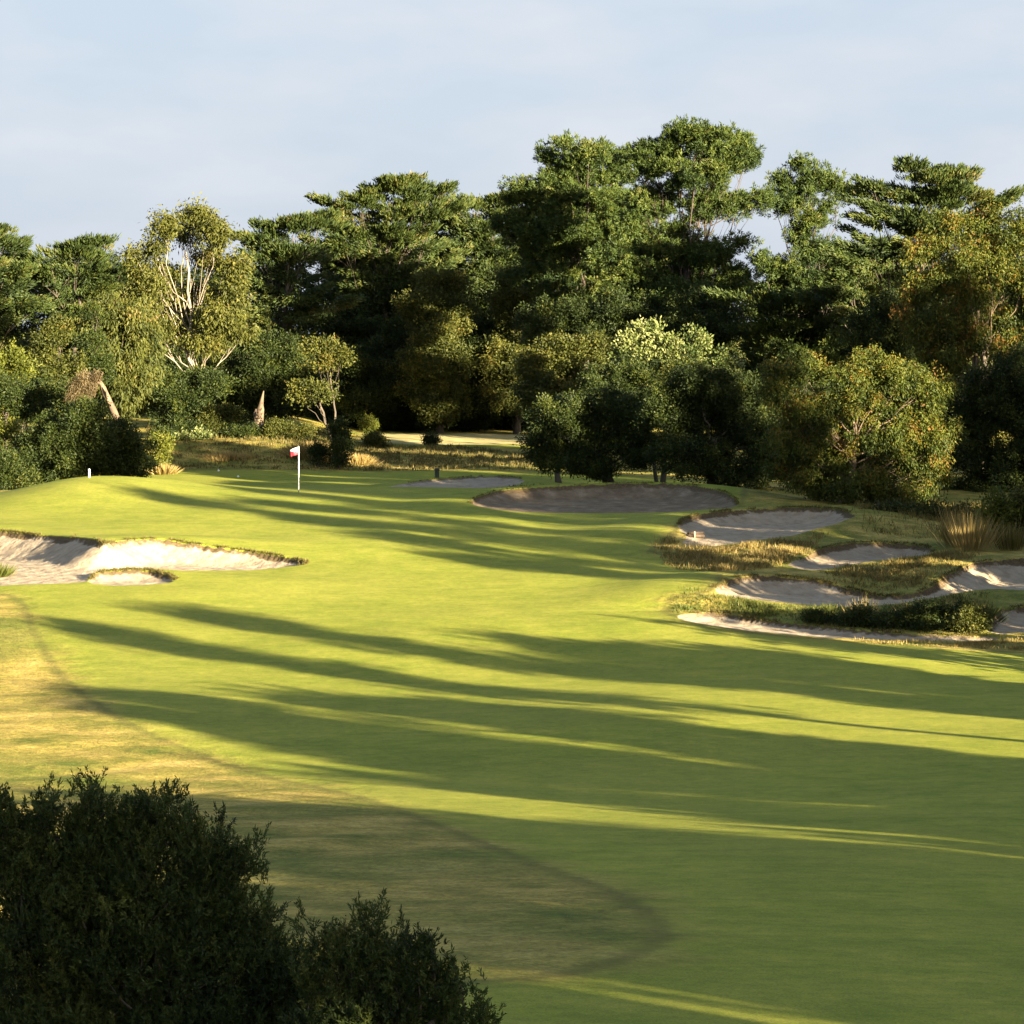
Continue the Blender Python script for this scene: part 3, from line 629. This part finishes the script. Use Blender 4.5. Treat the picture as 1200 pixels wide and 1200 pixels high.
tree('leafy_tree', 'small tree with a sunlit crown standing before the dark middle wood', 'tree', 'olive', 206, [(368,410,15,11),(390,409,17,12),(382,424,15,10),(400,418,9,9)], 392, GB_, tb=.12, tr=.09, ragged=False)
tree('crooked_tree', 'low crooked tree with a curved trunk under a small lit crown', 'tree', 'olive', 201, [(358,453,14,7),(376,460,14,6),(348,460,8,7)], 396, GB_, tb=.12, tr=.11, trunk_top=.95, ragged=False)
tree('leafy_tree', 'olive round topped tree with sunlit top in the middle of the wood', 'tree', 'olive', 251, [(524,332,26,18),(500,355,26,22),(538,362,26,22),(515,385,40,26),(512,425,50,38),(515,468,46,30)], 515, GB_, tb=.04)
tree('leafy_tree', 'sunlit olive tree below the dark pine', 'tree', 'olive', 251, [(596,326,18,18),(622,345,20,14),(595,355,34,22),(630,375,40,28),(600,420,50,36),(600,462,44,30)], 605, GB_, tb=.02)
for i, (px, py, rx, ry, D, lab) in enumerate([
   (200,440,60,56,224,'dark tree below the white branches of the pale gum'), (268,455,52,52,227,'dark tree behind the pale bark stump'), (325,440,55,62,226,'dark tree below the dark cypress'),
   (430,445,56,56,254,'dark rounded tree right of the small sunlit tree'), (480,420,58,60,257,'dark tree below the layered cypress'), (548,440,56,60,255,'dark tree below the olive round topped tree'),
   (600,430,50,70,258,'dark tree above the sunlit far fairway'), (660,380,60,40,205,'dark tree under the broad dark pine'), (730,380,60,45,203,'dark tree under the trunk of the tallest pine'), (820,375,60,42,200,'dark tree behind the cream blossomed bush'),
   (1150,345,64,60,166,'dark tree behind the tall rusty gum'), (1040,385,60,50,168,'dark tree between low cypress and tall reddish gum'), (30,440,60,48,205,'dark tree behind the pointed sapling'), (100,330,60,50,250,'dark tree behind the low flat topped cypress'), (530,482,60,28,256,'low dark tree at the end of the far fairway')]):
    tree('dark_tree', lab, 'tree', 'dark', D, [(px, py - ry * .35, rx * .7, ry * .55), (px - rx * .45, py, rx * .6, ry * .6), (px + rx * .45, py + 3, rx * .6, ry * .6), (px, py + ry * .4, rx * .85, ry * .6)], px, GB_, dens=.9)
tree('pine_tree', 'dark pine standing behind the two tallest pines', 'tree', 'pine', 240, [(700,245,60,30),(755,262,52,34),(690,290,60,34),(760,310,60,36),(640,290,46,36),(815,315,50,26)], 730, GB_, tr=.26)
tree('cypress_tree', 'dark cypress standing behind the layered cypress', 'tree', 'cypress', 276, [(395,300,70,20),(470,290,70,22),(540,285,60,22),(420,335,80,28),(520,325,80,28),(600,300,50,30)], 470, GB_)
tree('cypress_tree', 'dark cypress behind the slim pine and the spreading pine', 'tree', 'cypress', 232, [(1010,300,56,18),(960,330,60,18),(1040,340,70,26),(985,370,70,26),(900,345,44,14)], 1000, GB_)
# far filler wood: individual trees, the last row before the horizon
far_src = None
for i, (px, D, sc) in enumerate([(-160,262,1.1),(-60,266,1),(40,262,1.05),(140,268,1),(240,262,1.0),(340,268,1.05),(430,264,1.1),(520,270,1.1),(610,264,1.15),(700,262,1.1),(790,266,1.02),(880,262,.95),(960,266,.98),(1050,262,1.1),(1150,262,1.1),(1250,258,1.15),(1360,258,1.2)]):
    lab = 'deep shaded tree in the last row of the wood'
    if far_src is None:
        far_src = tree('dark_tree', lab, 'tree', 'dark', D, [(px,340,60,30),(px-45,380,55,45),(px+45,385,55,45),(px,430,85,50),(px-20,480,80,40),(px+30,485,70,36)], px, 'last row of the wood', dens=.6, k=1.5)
        r0 = far_src
    else:
        r0 = far_src.copy(); COL.objects.link(r0)
        for ch in list(far_src.children):
            c = ch.copy(); COL.objects.link(c); c.parent = r0
    x = X_(px, D); r0.location = (x, D, float(gz(np.array([x]), np.array([D]))[0])); r0.scale = (sc, sc, sc); r0.rotation_euler = (0, 0, i * 1.7)

# ------------------------------------------------------------------ right hand side
tree('round_tree', 'dark rounded tree with a forked trunk at the edge of the green', 'tree', 'dark', 151, [(660,490,46,28),(705,478,44,26),(740,495,36,32),(640,515,36,28),(690,518,52,28),(745,525,36,26),(668,540,40,14),(700,548,34,10),(640,535,28,14)], 718, 'dark trees right of the green', tr=.30, trunk_top=.55, dens=1.15)
tree('round_tree', 'dark bulky tree between the forked trunk tree and the reddish gum', 'tree', 'dark', 147, [(820,455,52,32),(868,470,44,36),(785,485,44,36),(840,505,60,36),(890,515,40,40),(800,535,52,26),(865,550,50,26)], 835, 'dark trees right of the green', tr=.28, trunk_top=.5, dens=1.15)
tree('leafy_tree', 'tree with a sunlit yellowish top left of the cream blossomed bush', 'tree', 'olive', 166, [(650,408,26,15),(684,412,26,16),(628,430,26,18),(665,435,44,20),(640,455,40,20),(620,470,18,16)], 655, 'dark trees right of the green', tb=.05)
tree('blossoming_tree', 'bushy tree with cream coloured leaf tips above the dark trees', 'tree', 'pale', 158, [(757,390,22,15),(735,402,18,14),(775,403,20,14),(752,414,34,14),(812,402,22,13),(800,418,26,14),(840,420,14,9),(858,428,9,6)], 775, 'dark trees right of the green', tb=.06)
tree('dark_tree', 'dark tree body beneath the cream leaf tips', 'tree', 'dark', 156, [(745,445,46,34),(800,450,50,34),(700,455,36,30)], 770, 'dark trees right of the green')
tree('red_gum_tree', 'tall gum with rusty orange young leaves at the right edge', 'tree', 'redgum', 150, [(1112,262,26,15),(1155,264,28,16),(1192,276,30,22),(1088,292,22,20),(1130,298,30,22),(1170,310,30,26),(1205,330,34,34),(1106,330,24,20),(1080,340,16,26),(1140,345,26,26),(1096,378,34,30),(1130,395,24,26),(1180,370,34,30),(1110,425,30,30),(1070,385,18,24),(1190,415,34,26),(1225,280,30,30)], 1150, 'gum trees at the right', tr=.17, tb=.06, trunk_top=.75, dens=1.05, limb=.8)
tree('red_gum_tree', 'lower bushy gum with rusty leaves leaning over the grey sand', 'tree', 'redgum', 134, [(990,440,38,20),(940,435,34,18),(1035,440,38,24),(1080,455,30,24),(905,455,22,24),(1010,475,56,28),(950,478,46,30),(1085,490,26,30),(1045,515,44,34),(985,525,54,32),(925,520,38,34),(1075,540,30,32),(1010,565,52,26),(1060,580,34,22),(945,555,40,22),(1098,470,22,20),(1100,515,22,30),(1092,560,26,26)], 985, 'gum trees at the right', tr=.17, tb=.0, trunk_top=.5, dens=.82)
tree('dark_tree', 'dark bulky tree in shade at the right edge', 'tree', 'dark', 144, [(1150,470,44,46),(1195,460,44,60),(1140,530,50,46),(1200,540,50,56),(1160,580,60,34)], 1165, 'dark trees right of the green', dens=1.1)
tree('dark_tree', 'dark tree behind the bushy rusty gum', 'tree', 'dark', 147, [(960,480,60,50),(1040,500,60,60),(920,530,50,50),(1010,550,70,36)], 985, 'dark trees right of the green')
tree('green_shrub', 'rounded green shrub at the foot of the reddish gum', 'shrub', 'olive', 124, [(1095,604,34,16),(1070,612,36,16),(1115,612,22,14)], 1092, 'shrubs near the right bunkers', tb=-.15, kind_parts=('stem', 'crown'))
tree('green_shrub', 'low dark shrub beside the grey sand face', 'shrub', 'dark', 125, [(1030,608,36,14),(1000,612,22,10),(1055,600,26,14)], 1030, 'shrubs near the right bunkers', kind_parts=('stem', 'crown'))
for px, py, rx, ry, D, lab in [(1098,718,46,20,91.6,'largest dark shrub on the grass bank between the bunkers'), (1046,724,26,14,92.0,'medium dark shrub left of the largest one on the bank'), (1005,720,22,14,92.4,'small dark shrub in the middle of the grass bank'), (962,724,22,9,93.0,'low dark shrub at the left of the shrubs on the bank'), (1140,728,18,13,91.2,'small olive shrub next to the streaky sand')]:
    tree('low_shrub', lab, 'shrub', 'olive' if 'olive' in lab else 'dark', D, [(px, py, rx * .6, ry * .85), (px - rx * .5, py + ry * .25, rx * .55, ry * .7), (px + rx * .5, py + ry * .2, rx * .55, ry * .75), (px, py + ry * .6, rx * .9, ry * .5)], px, 'shrubs near the right bunkers', k=.42, dens=.8, kind_parts=('stem', 'crown'))
tree('leafy_sapling', 'sapling with large pale leaves right of the straw clumps', 'shrub', 'yellow', 118, [(1167,588,7,9),(1160,602,8,8),(1176,600,6,8),(1168,616,12,8)], 1168, 'shrubs near the right bunkers', k=.75, dens=.5, kind_parts=('stem', 'crown'))
tree('leafy_sapling', 'small sapling with dull leaves at the right photo edge', 'shrub', 'olive', 119, [(1190,612,8,10),(1198,596,8,10)], 1192, 'shrubs near the right bunkers', k=.7, dens=.5, kind_parts=('stem', 'crown'))

# ------------------------------------------------------------------ left hand side
tree('dark_bush', 'large dark bush behind the left shoulder of the green', 'bush', 'dark', 158, [(100,488,34,20),(70,505,40,26),(130,510,38,26),(160,530,26,24),(95,530,56,30),(40,535,36,28),(140,548,44,20),(60,555,50,20)], 100, 'bushes left of the green', dens=1.15, kind_parts=('stem', 'crown'), tb=.05)
tree('dark_bush', 'dark bush at the left edge below the yellow green bush', 'bush', 'dark', 156, [(5,545,34,24),(-25,530,40,36),(15,565,36,14)], 0, 'bushes left of the green', kind_parts=('stem', 'crown'))
tree('yellow_bush', 'yellow green bush sunlit at the left edge, lower of two', 'bush', 'yellow', 162, [(8,503,16,10),(-8,512,22,18),(20,516,14,10)], 2, 'bushes left of the green', kind_parts=('stem', 'crown'))
tree('yellow_bush', 'yellow green bush sunlit at the left edge, higher of two', 'bush', 'yellow', 184, [(14,418,16,12),(-8,432,22,18),(30,432,16,14),(8,445,26,14)], 8, 'bushes left of the green', kind_parts=('stem', 'crown'))
tree('dark_tree', 'dark tree behind the large dark bush at the left', 'tree', 'dark', 176, [(30,470,52,28),(-15,465,50,34),(80,470,30,24)], 20, GB_)
tree('dark_tree', 'dark bushy tree hiding the foot of the pale gum', 'tree', 'dark', 209, [(224,446,34,20),(196,455,26,20),(252,452,28,20),(222,478,34,24),(200,495,30,20),(248,498,30,20),(225,505,46,14)], 224, GB_)
for px, py, rx, ry, D, ty, lab in [(256,490,24,15,208,'olive','olive shrub with a feathery top left of the pale stump'), (222,505,30,11,207,'dark','dark low shrub at the left end of the brown rough'), (285,506,30,10,207,'dark','dark low shrub in front of the pale stump'), (334,505,26,11,207,'olive','dull shrub right of the pale stump'), (190,510,14,9,205,'dark','small dark shrub beside the large dark bush'),
   (397,506,15,17,193,'dark','narrow dark shrub between the golden mounds'), (398,524,8,10,191,'dark','small dark shrub in front of the narrow shrub'), (432,496,9,7,240,'yellow','small lit shrub at the left end of the far fairway'), (438,516,14,5,222,'olive','low olive shrub beside the far fairway'), (505,515,9,6,227,'dark','tiny dark bush standing before the far fairway'), (236,512,8,5,204,'pale','tiny pale grey shrub in the brown rough'), (214,515,5,4,203,'pale','tinier pale shrub left of the pale grey shrub'), (374,527,8,5,193,'dark','small dark shrub just right of the flag'),
   (465,494,46,14,256,'dark','dark scrub behind the far fairway, left'), (570,492,46,16,262,'dark','dark scrub behind the far fairway, right'), (188,519,10,8,186,'yellow','small yellow green shrub at the foot of the large dark bush')]:
    xg = X_(px, D); gy = Y0 + (HC - float(gz(np.array([xg]), np.array([D]))[0])) * F / D
    low = [(px, (py + gy) / 2, rx * .85, max(4, (gy - py) * .55))] if gy > py + ry * .6 else []
    tree('low_shrub', lab, 'shrub', ty, D, low + [(px, py - ry * .3, rx * .6, ry * .7), (px - rx * .5, py + ry * .1, rx * .55, ry * .7), (px + rx * .5, py + ry * .15, rx * .55, ry * .7)], px, GS_, kind_parts=('stem', 'crown'), k=.7, dens=1.0)

# leaning dead tree and the broken stump
D = 172.; x0 = X_(137, D); zg = float(gz(np.array([x0]), np.array([D]))[0])
root = tag(empty('dead_tree', (x0, D, zg)), 'dead leaning trunk with withered brown foliage below the weeping tree', 'dead tree')
tu = Tubes(); tu.add([(x0 + .25, D, zg - .2), (X_(138, D), D, Z_(494, D)), (X_(133.5, D), D, Z_(483, D)), (X_(129.5, D), D, Z_(473, D)), (X_(124, D), D, Z_(463, D)), (X_(119.5, D), D, Z_(452, D)), (X_(114, D), D, Z_(443, D)), (X_(111, D), D, Z_(436, D))], [.24, .19, .22, .17, .20, .14, .12, .02], 9)
tu.add([(X_(127, D), D - .1, Z_(470, D)), (X_(126, D), D - .35, Z_(459, D)), (X_(124.5, D), D - .4, Z_(452, D))], [.10, .07, .01], 6)
for e in [(92, 444), (100, 452), (86, 455), (108, 462), (97, 438), (121, 440), (84, 466)]:
    tu.add(curve((X_(117, D), D - .1, Z_(449, D)), (X_(e[0], D), D - .5, Z_(e[1], D)), (0, 0, .5), 6), np.linspace(.07, .015, 6), 5)
tu.build('trunk', TANBARK, root, (x0, D, zg))
V, T, CC = crown_leaves([(np.array([X_(p, D), D - .3, Z_(q, D)]), np.array([rx, rx, ry]) * D / F) for p, q, rx, ry in [(101,444,12,7),(90,450,9,8),(106,455,9,9),(84,462,8,9),(97,464,7,8),(112,440,8,5)]], 'brown', np.random.RandomState(5), .9, .55)
mesh_from('withered_crown', V, np.arange(len(V), dtype=np.int32).reshape(-1, 4), LM['brown'], {'tint': ('FACE', T)}, root, origin=(x0, D, zg))
D = 208.; x0 = X_(303, D); zg = float(gz(np.array([x0]), np.array([D]))[0])
root = tag(empty('tree_stump', (x0, D, zg)), 'tall broken pale stump lit against the dark wood', 'tree stump')
tu = Tubes(); tu.add([(x0, D, zg - .2), (X_(302.5, D), D, Z_(496, D)), (X_(303.5, D), D, Z_(484, D)), (X_(306, D), D, Z_(473, D)), (X_(309, D), D, Z_(458, D))], [.50, .42, .26, .17, .03], 9)
tu.add([(X_(305, D), D + .1, Z_(494, D)), (X_(307, D), D + .1, Z_(480, D)), (X_(307.5, D), D + .1, Z_(470, D))], [.22, .15, .02], 7)
tu.add([(X_(301, D), D - .2, Z_(494, D)), (X_(299, D), D - .3, Z_(484, D)), (X_(300.5, D), D - .3, Z_(479, D))], [.18, .14, .04], 7)
tu.build('trunk', TANBARK, root, (x0, D, zg))

# ------------------------------------------------------------------ foreground tea trees
def heath(name, label, D, lobes, base, seed, dens=1.0):
    rng = np.random.RandomState(seed); s = D / F; P = []; A = []; T = []; tw = Tubes()
    bx = X_(base, D); bz = float(gz(np.array([bx]), np.array([D]))[0]); org = np.array([bx, D, bz])
    root = tag(empty(name, org), label, 'bush', 'tea tree bushes in the foreground')
    tops = []
    for px, py, rx, ry in lobes:
        c = np.array([X_(px, D), D, Z_(py, D)]); r = np.array([rx * s, max(rx, ry) * s * .8, ry * s]); tops.append(c)
        n = max(3, int(dens * 14 * (rx * ry) / 900.))
        u = unit(rng.normal(size=(n, 3))); u[:, 2] = np.abs(u[:, 2]) * 1.05 - .35; u[:, 1] = -np.abs(u[:, 1]) * rng.choice([1, 1, -1], n)
        C = c + u * r * (rng.uniform(.15, 1, (n, 1)) ** .5)
        out_ = unit((C - c) / r * .9 + np.array([0, 0, 1.2]))
        lt = rng.normal() * .08
        for Ci, oi in zip(C, out_):                       # an upright plume of needle sprays
            ln = rng.uniform(.17, .33); st = unit((oi + rng.normal(size=3) * .22)[None])[0]; wd = rng.uniform(.05, .095)
            ct = rng.normal() * .17 + .40 + lt; side = unit(rng.normal(size=(1, 3)))[0]
            ns = rng.randint(15, 23)
            for j in range(ns):
                f = rng.uniform(-.25, 1) if j else 1.0
                sd2 = unit((st * (.75 + .5 * max(0, f)) + rng.normal(size=3) * .42 + np.array([0, 0, .15]))[None])[0]; l2 = rng.uniform(.08, .17)
                a = Ci + st * ln * (f - .35) + rng.normal(size=3) * wd * (1.1 - .75 * max(0, f))
                m = int(28 * l2 / .14); tq = rng.uniform(0, 1, m)[:, None]
                P.append(a + sd2 * l2 * tq + rng.normal(size=(m, 3)) * .006); A.append(sd2 * .8 + rng.normal(size=(m, 3)) * .5 + np.array([0, 0, .12]))
                T.append(np.clip(ct + rng.normal() * .09 + .16 * (f - .3) + rng.normal(size=m) * .09, 0, 1))
            if rng.rand() < .5: tw.add(curve(Ci - st * ln * .9, Ci + st * ln * .6, rng.normal(size=3) * .03, 5, rng, .05), np.linspace(.011, .003, 5), 4)
    P = np.concatenate(P); A = np.concatenate(A); T = np.concatenate(T); n = len(P)
    V, _, _ = leaf_quads(P, A, .042 * rng.uniform(.6, 1.3, n), .011 * rng.uniform(.7, 1.3, n), rng, None)
    mesh_from('crown', V, np.arange(len(V), dtype=np.int32).reshape(-1, 4), LM['heath'], {'tint': ('FACE', T)}, root, origin=org)
    for c in tops: tw.add(curve(org - np.array([0, 0, .2]), c, rng.normal(size=3) * .1 + np.array([0, 0, .1]), 8, rng, .05), np.linspace(.05, .012, 8), 6)
    tw.build('stem', BARK, root, org)
    return root
heath('tea_tree_bush', 'large dark needle leaved bush filling the lower left corner', 24.0, [(22,974,26,24),(58,966,20,22),(108,958,24,26),(150,974,20,22),(196,962,24,26),(226,984,18,20),(254,998,20,18),(288,1016,18,14),(30,1016,48,40),(100,1006,46,40),(165,1011,40,36),(225,1021,34,30),(268,1036,26,24),(-30,986,50,50),(40,1054,70,54),(140,1064,75,54),(235,1074,52,44),(290,1089,26,28),(60,1124,95,74),(180,1124,90,74),(270,1129,56,60),(325,1154,42,48),(80,1214,120,80),(230,1214,120,70),(350,1214,40,40)], 120, 51)
heath('tea_tree_bush', 'smaller dark bush right of the corner bush with thin open twigs', 22.5, [(380,1108,16,16),(402,1121,20,20),(436,1108,22,20),(474,1124,22,18),(509,1138,20,16),(538,1158,16,14),(419,1151,40,34),(474,1164,44,36),(364,1166,22,28),(444,1211,64,48),(519,1196,34,30),(552,1218,20,18),(384,1226,40,50),(564,1246,18,16),(504,1246,50,30)], 450, 52, .8)

# ------------------------------------------------------------------ golf furniture
WHITE = plain_mat('white_paint', (.78, .78, .76), .4, .04)
RED = plain_mat('red_cloth', (.55, .03, .05), .7, .1); WCLOTH = plain_mat('white_cloth', (.75, .72, .70), .7, .05)
DARKP = plain_mat('dark_green_paint', (.02, .028, .02), .6, .2); TIMBER = plain_mat('weathered_dark_timber', (.055, .035, .02), .8, .3)
BLACKP = plain_mat('black_band', (.02, .02, .018), .6, .1)
p = ground_pt(350, 577); x0, D = p; zg = float(gz(np.array([x0]), np.array([D]))[0])
root = tag(empty('flagstick', (x0, D, zg)), 'white golf flagstick with a limp red and white flag on the green', 'golf flag')
top = Z_(523, D)
Tubes().add([(x0, D, zg + .12), (x0, D, zg + 1.0), (x0, D, top), (x0, D, top + .004)], [.026, .024, .020, .002], 10).build('pole', WHITE, root, (x0, D, zg))
Tubes().add([(x0, D, zg - .05), (x0, D, zg + .12)], [.028, .028], 10).build('pole_foot', BLACKP, root, (x0, D, zg))
nu, nv = 15, 11; fx = D / F
V = []; 
for j in range(nv):
    for i in range(nu):
        u = i / (nu - 1); v = j / (nv - 1)
        px_ = 349.6 - 10.0 * u * (1 - .12 * v); py_ = 523.6 + v * (9.0 - 1.5 * u) + u * 3.2 + u * u * .8
        V.append((X_(px_, D), D + .05 * math.sin(u * 7 + v * 1.5) * u + .03 * u, Z_(py_, D)))
q = []; mi = []
for j in range(nv - 1):
    for i in range(nu - 1):
        a = j * nu + i; q.append((a, a + 1, a + nu + 1, a + nu)); u = (i + .5) / (nu - 1); v = (j + .5) / (nv - 1)
        mi.append(1 if v > .30 + .52 * (1 - u) - .12 else 0)
fl = mesh_from('flag', V, q, [WCLOTH, RED], parent=root, smooth=True, origin=(x0, D, zg))
fl.data.polygons.foreach_set('material_index', np.array(mi, np.int32))
sm = fl.modifiers.new('thick', 'SOLIDIFY'); sm.thickness = .006; sm.offset = 0

def post(name, label, cat, px, D, h, r, mat, cap=None, sides=10):
    x = X_(px, D); z = float(gz(np.array([x]), np.array([D]))[0]); root = tag(empty(name, (x, D, z)), label, cat)
    Tubes().add([(x, D, z - .1), (x, D, z + h * .9), (x, D, z + h * .97), (x, D, z + h), (x, D, z + h + .002)], [r, r, r * .95, r * .7, .001], sides).build('post', mat, root, (x, D, z))
    if cap: Tubes().add([(x, D, z + h * .8), (x, D, z + h * .801), (x, D, z + h * .92), (x, D, z + h * .921)], [r * 1.0, r * 1.25, r * 1.25, r * 1.0], sides).build('band', cap, root, (x, D, z))
    return root
post('marker_post', 'short white marker post on the left shoulder of the green', 'marker post', 104.5, 141.0, .42, .045, WHITE, WCLOTH)
post('dark_post', 'short dark square post standing behind the green near the pale sand', 'post', 512, 178.0, .72, .14, DARKP, TIMBER, 4)
# low timber step at the left edge of the grey bunker
x0, D = X_(815, 115.6), 115.6; zg = float(gz(np.array([x0]), np.array([D]))[0])
root = tag(empty('timber_step', (x0, D, zg)), 'dark low timber step at the left end of the grey sand', 'timber step')
def box(c, s, name, mat, parent, org):
    c = np.array(c); s = np.array(s) / 2; e = min(s) * .25
    # bevelled box: two chamfered rings per end
    V = []; 
    for zz, k in ((-s[2], 1), (-s[2] + e, 0), (s[2] - e, 0), (s[2], 1)):
        a, b_ = s[0] - (e if k else 0), s[1] - (e if k else 0)
        V += [(-a, -b_, zz), (a, -b_, zz), (a, b_, zz), (-a, b_, zz)]
    q = [(3, 2, 1, 0), (12, 13, 14, 15)]
    for r_ in range(3):
        for i in range(4): q.append((r_ * 4 + i, r_ * 4 + (i + 1) % 4, r_ * 4 + 4 + (i + 1) % 4, r_ * 4 + 4 + i))
    return mesh_from(name, np.array(V) + c, q, mat, parent=parent, origin=org)
box((x0, D, zg + .06), (.72, .14, .13), 'sleeper', TIMBER, root, (x0, D, zg)); box((x0 + .02, D + .25, zg + .15), (.68, .14, .14), 'sleeper', TIMBER, root, (x0, D, zg))
box((x0 - .04, D - .1, zg + .12), (.05, .05, .26), 'peg', plain_mat('bare_wood', (.35, .26, .17), .8), root, (x0, D, zg))
for i, (px, D, lab) in enumerate([(256, 187.5, 'small white tee marker at the lit edge of the far turf'), (279, 180., 'small white tee marker on the shaded turf behind the green')]):
    x = X_(px, D); z = float(gz(np.array([x]), np.array([D]))[0])
    o = Tubes().add([(x, D, z - .02), (x, D, z + .03), (x, D, z + .07), (x, D, z + .10), (x, D, z + .105)], [.05, .07, .065, .035, .002], 10).build('tee_marker', WHITE, None, (x, D, z))
    tag(o, lab, 'tee marker', 'white tee markers behind the green')

# ------------------------------------------------------------------ trees outside the right of the view whose shadows cross the fairway
def make_shade(Xt, D, H, r, label, ty='shade', low=.35, dens=1.0, n=5, seed=0):
    rng = np.random.RandomState(900 + seed + int(Xt * 7 + D * 3)); zb_ = float(terrain(np.array([Xt]), np.array([D]), False)[0][0])
    org = np.array([Xt, D, zb_]); root = tag(empty('roadside_tree' if False else 'gum_tree', org), label, 'tree', 'trees standing to the right outside the photo')
    LB = []
    for i in range(n):
        f = low + (1 - low) * (i + .5) / n; rr = r * (1.0 - .55 * max(0, f - .55) / .45)
        a = rng.uniform(0, 6.28); LB.append((np.array([Xt + math.cos(a) * r * .35, D + math.sin(a) * r * .35, zb_ + H * f]), np.array([rr, rr, H * (1 - low) / n * .8])))
    LB.append((np.array([Xt, D, zb_ + H * .95]), np.array([r * .4, r * .4, H * .05])))
    V, T, CC = crown_leaves(LB, ty, rng, dens, 1.0)
    mesh_from('crown', V, np.arange(len(V), dtype=np.int32).reshape(-1, 4), LM['olive'], {'tint': ('FACE', T)}, root, origin=org)
    tu = Tubes(); tp = curve(org - np.array([0, 0, .3]), org + np.array([0, 0, H * .85]), rng.normal(size=3) * .3, 10, rng, .02); tu.add(tp, np.linspace(.26, .06, 10), 8)
    for c, rr in LB: tu.add(curve(tp[4], c, (0, 0, -.2), 6, rng, .05), np.linspace(.1, .03, 6), 5)
    tu.build('trunk', BARK, root, org); return root
SH = [  # (line of the shadow across the view, east of its tip, east of the tree, crown radius, lowest leaves)
 (62,-11.0,30,.75,.4),(60.9,1.5,31,1.4,.25),(63.2,3,34,1.1,.3),(56.8,-13.0,27,.35,.55),(64.4,1,33,.6,.5),(65.2,5,25,.55,.6),
 (48,-10,26,1.7,.25),(51,-5,27,1.7,.2),(52.4,-2,25,.9,.25),(45.8,-9,24,1.1,.3),(44,-3,23,1.3,.15),(41.4,-.5,24,1.6,.12),(49.5,3,22,1.5,.1),(46.5,2,28,1.6,.1),
 (34.6,-6,22,1.4,.12),(32,-5,23,1.5,.1),(29.4,-4.5,21,1.5,.1),(27.2,-3,24,1.2,.1),(35.4,1,25,1.2,.1),(30.6,1,27,1.6,.1),(33,3,20,1.3,.1),
 (23.2,-3,21,1.1,.1),(22.0,-1.5,23,.9,.1),(18.4,-16,20,1.1,.05),(18.6,0,24,1.0,.05),(17.2,2,22,1.1,.05),(15.2,4,23,1.3,.05),(16,-20,22,1.7,.02),(13,-20,20,1.7,.02),(10,-16,21,1.7,.02),(15,-18,27,1.6,.02),(17.4,-18,25,1.2,.02),(38.6,8,26,.8,.1),(36.8,9,24,.8,.1),(25,.8,24,.7,.1),(24.3,2.5,22,.6,.1),
 (78.8,-1.6,33,.55,.45),(81.7,-6,35,.9,.4),(84.4,-9,38,.8,.4),(86.4,-18,41,.9,.4),(88.9,-12,37,.9,.6),(91.2,-5,39,1.2,.6),(93.6,-14,43,1.2,.62)]
for i, (c_, tx, xt, r, low) in enumerate(SH):
    ty_ = (c_ - .692 * tx) / .722
    s_ = (xt - tx) / SUN_AZ[0]; D = ty_ + SUN_AZ[1] * s_
    zt = float(terrain(np.array([tx]), np.array([ty_]), False)[0][0]); zb_ = float(terrain(np.array([float(xt)]), np.array([D]), False)[0][0])
    make_shade(xt, D, zt + s_ * TAN_E - zb_, r, 'gum outside the photo shading the fairway', low=low, dens=1.5, seed=i)
for i, (c_, xt, H, r, low) in enumerate([   # taller wood further along the same side
   (97,46,25,2.8,.12),(101,48,26,3,.12),(105,47,24,3,.12),(103.2,49,22,2,.12),(107.2,47,15,1.7,.12),(109.2,48,12.5,1.3,.12),(113.6,49.5,18.5,1.9,.12),(117.4,50,14,2.2,.12),(120,52,18,3,.12),(126,52,19,3.4,.12),(131.5,54,17.5,3.2,.12),(136,54,20,2.4,.12),(143,55,28,2.8,.12),(146,55,25,3.2,.12),(151,56,21,3.2,.12),(157,57,21,3.6,.12),(163,58,15,3.8,.12),(169,60,16.5,3.6,.12),(175,62,25,3.6,.12),(181,63,24,3.6,.12),(187,64,26,4,.12),
   (91.2,33,8.0,1.2,.5),(92.7,34,9.5,1.6,.62),(96.5,35,9,2,.08),(100.5,35,9,2,.08),(104.5,36,8.5,2,.08)]):
    make_shade(xt, c_ / .722 + xt * SUN_AZ[1] / SUN_AZ[0], H, r, 'gum outside the photo shading the right hand wood', low=low, dens=1.8, seed=80 + i)
for i, (D, xt, H, r) in enumerate([(70,22,4.2,1.3),(74.5,23,4.4,1.5),(79,24,4.6,1.5),(83.5,24.5,4.4,1.5),(87.5,25,5.0,1.6),(91.5,25.5,4.8,1.5),(95,25.5,4.7,1.25),(100.5,26.5,5.0,1.0),(107.5,28,5.2,1.5),(112,29,5.4,1.6)]):
    make_shade(xt, D + (xt - 11) * (.958 + SUN_AZ[1] / SUN_AZ[0]), H, r, 'tall shrub outside the photo shading the right bunkers', low=.05, n=3, seed=120 + i)
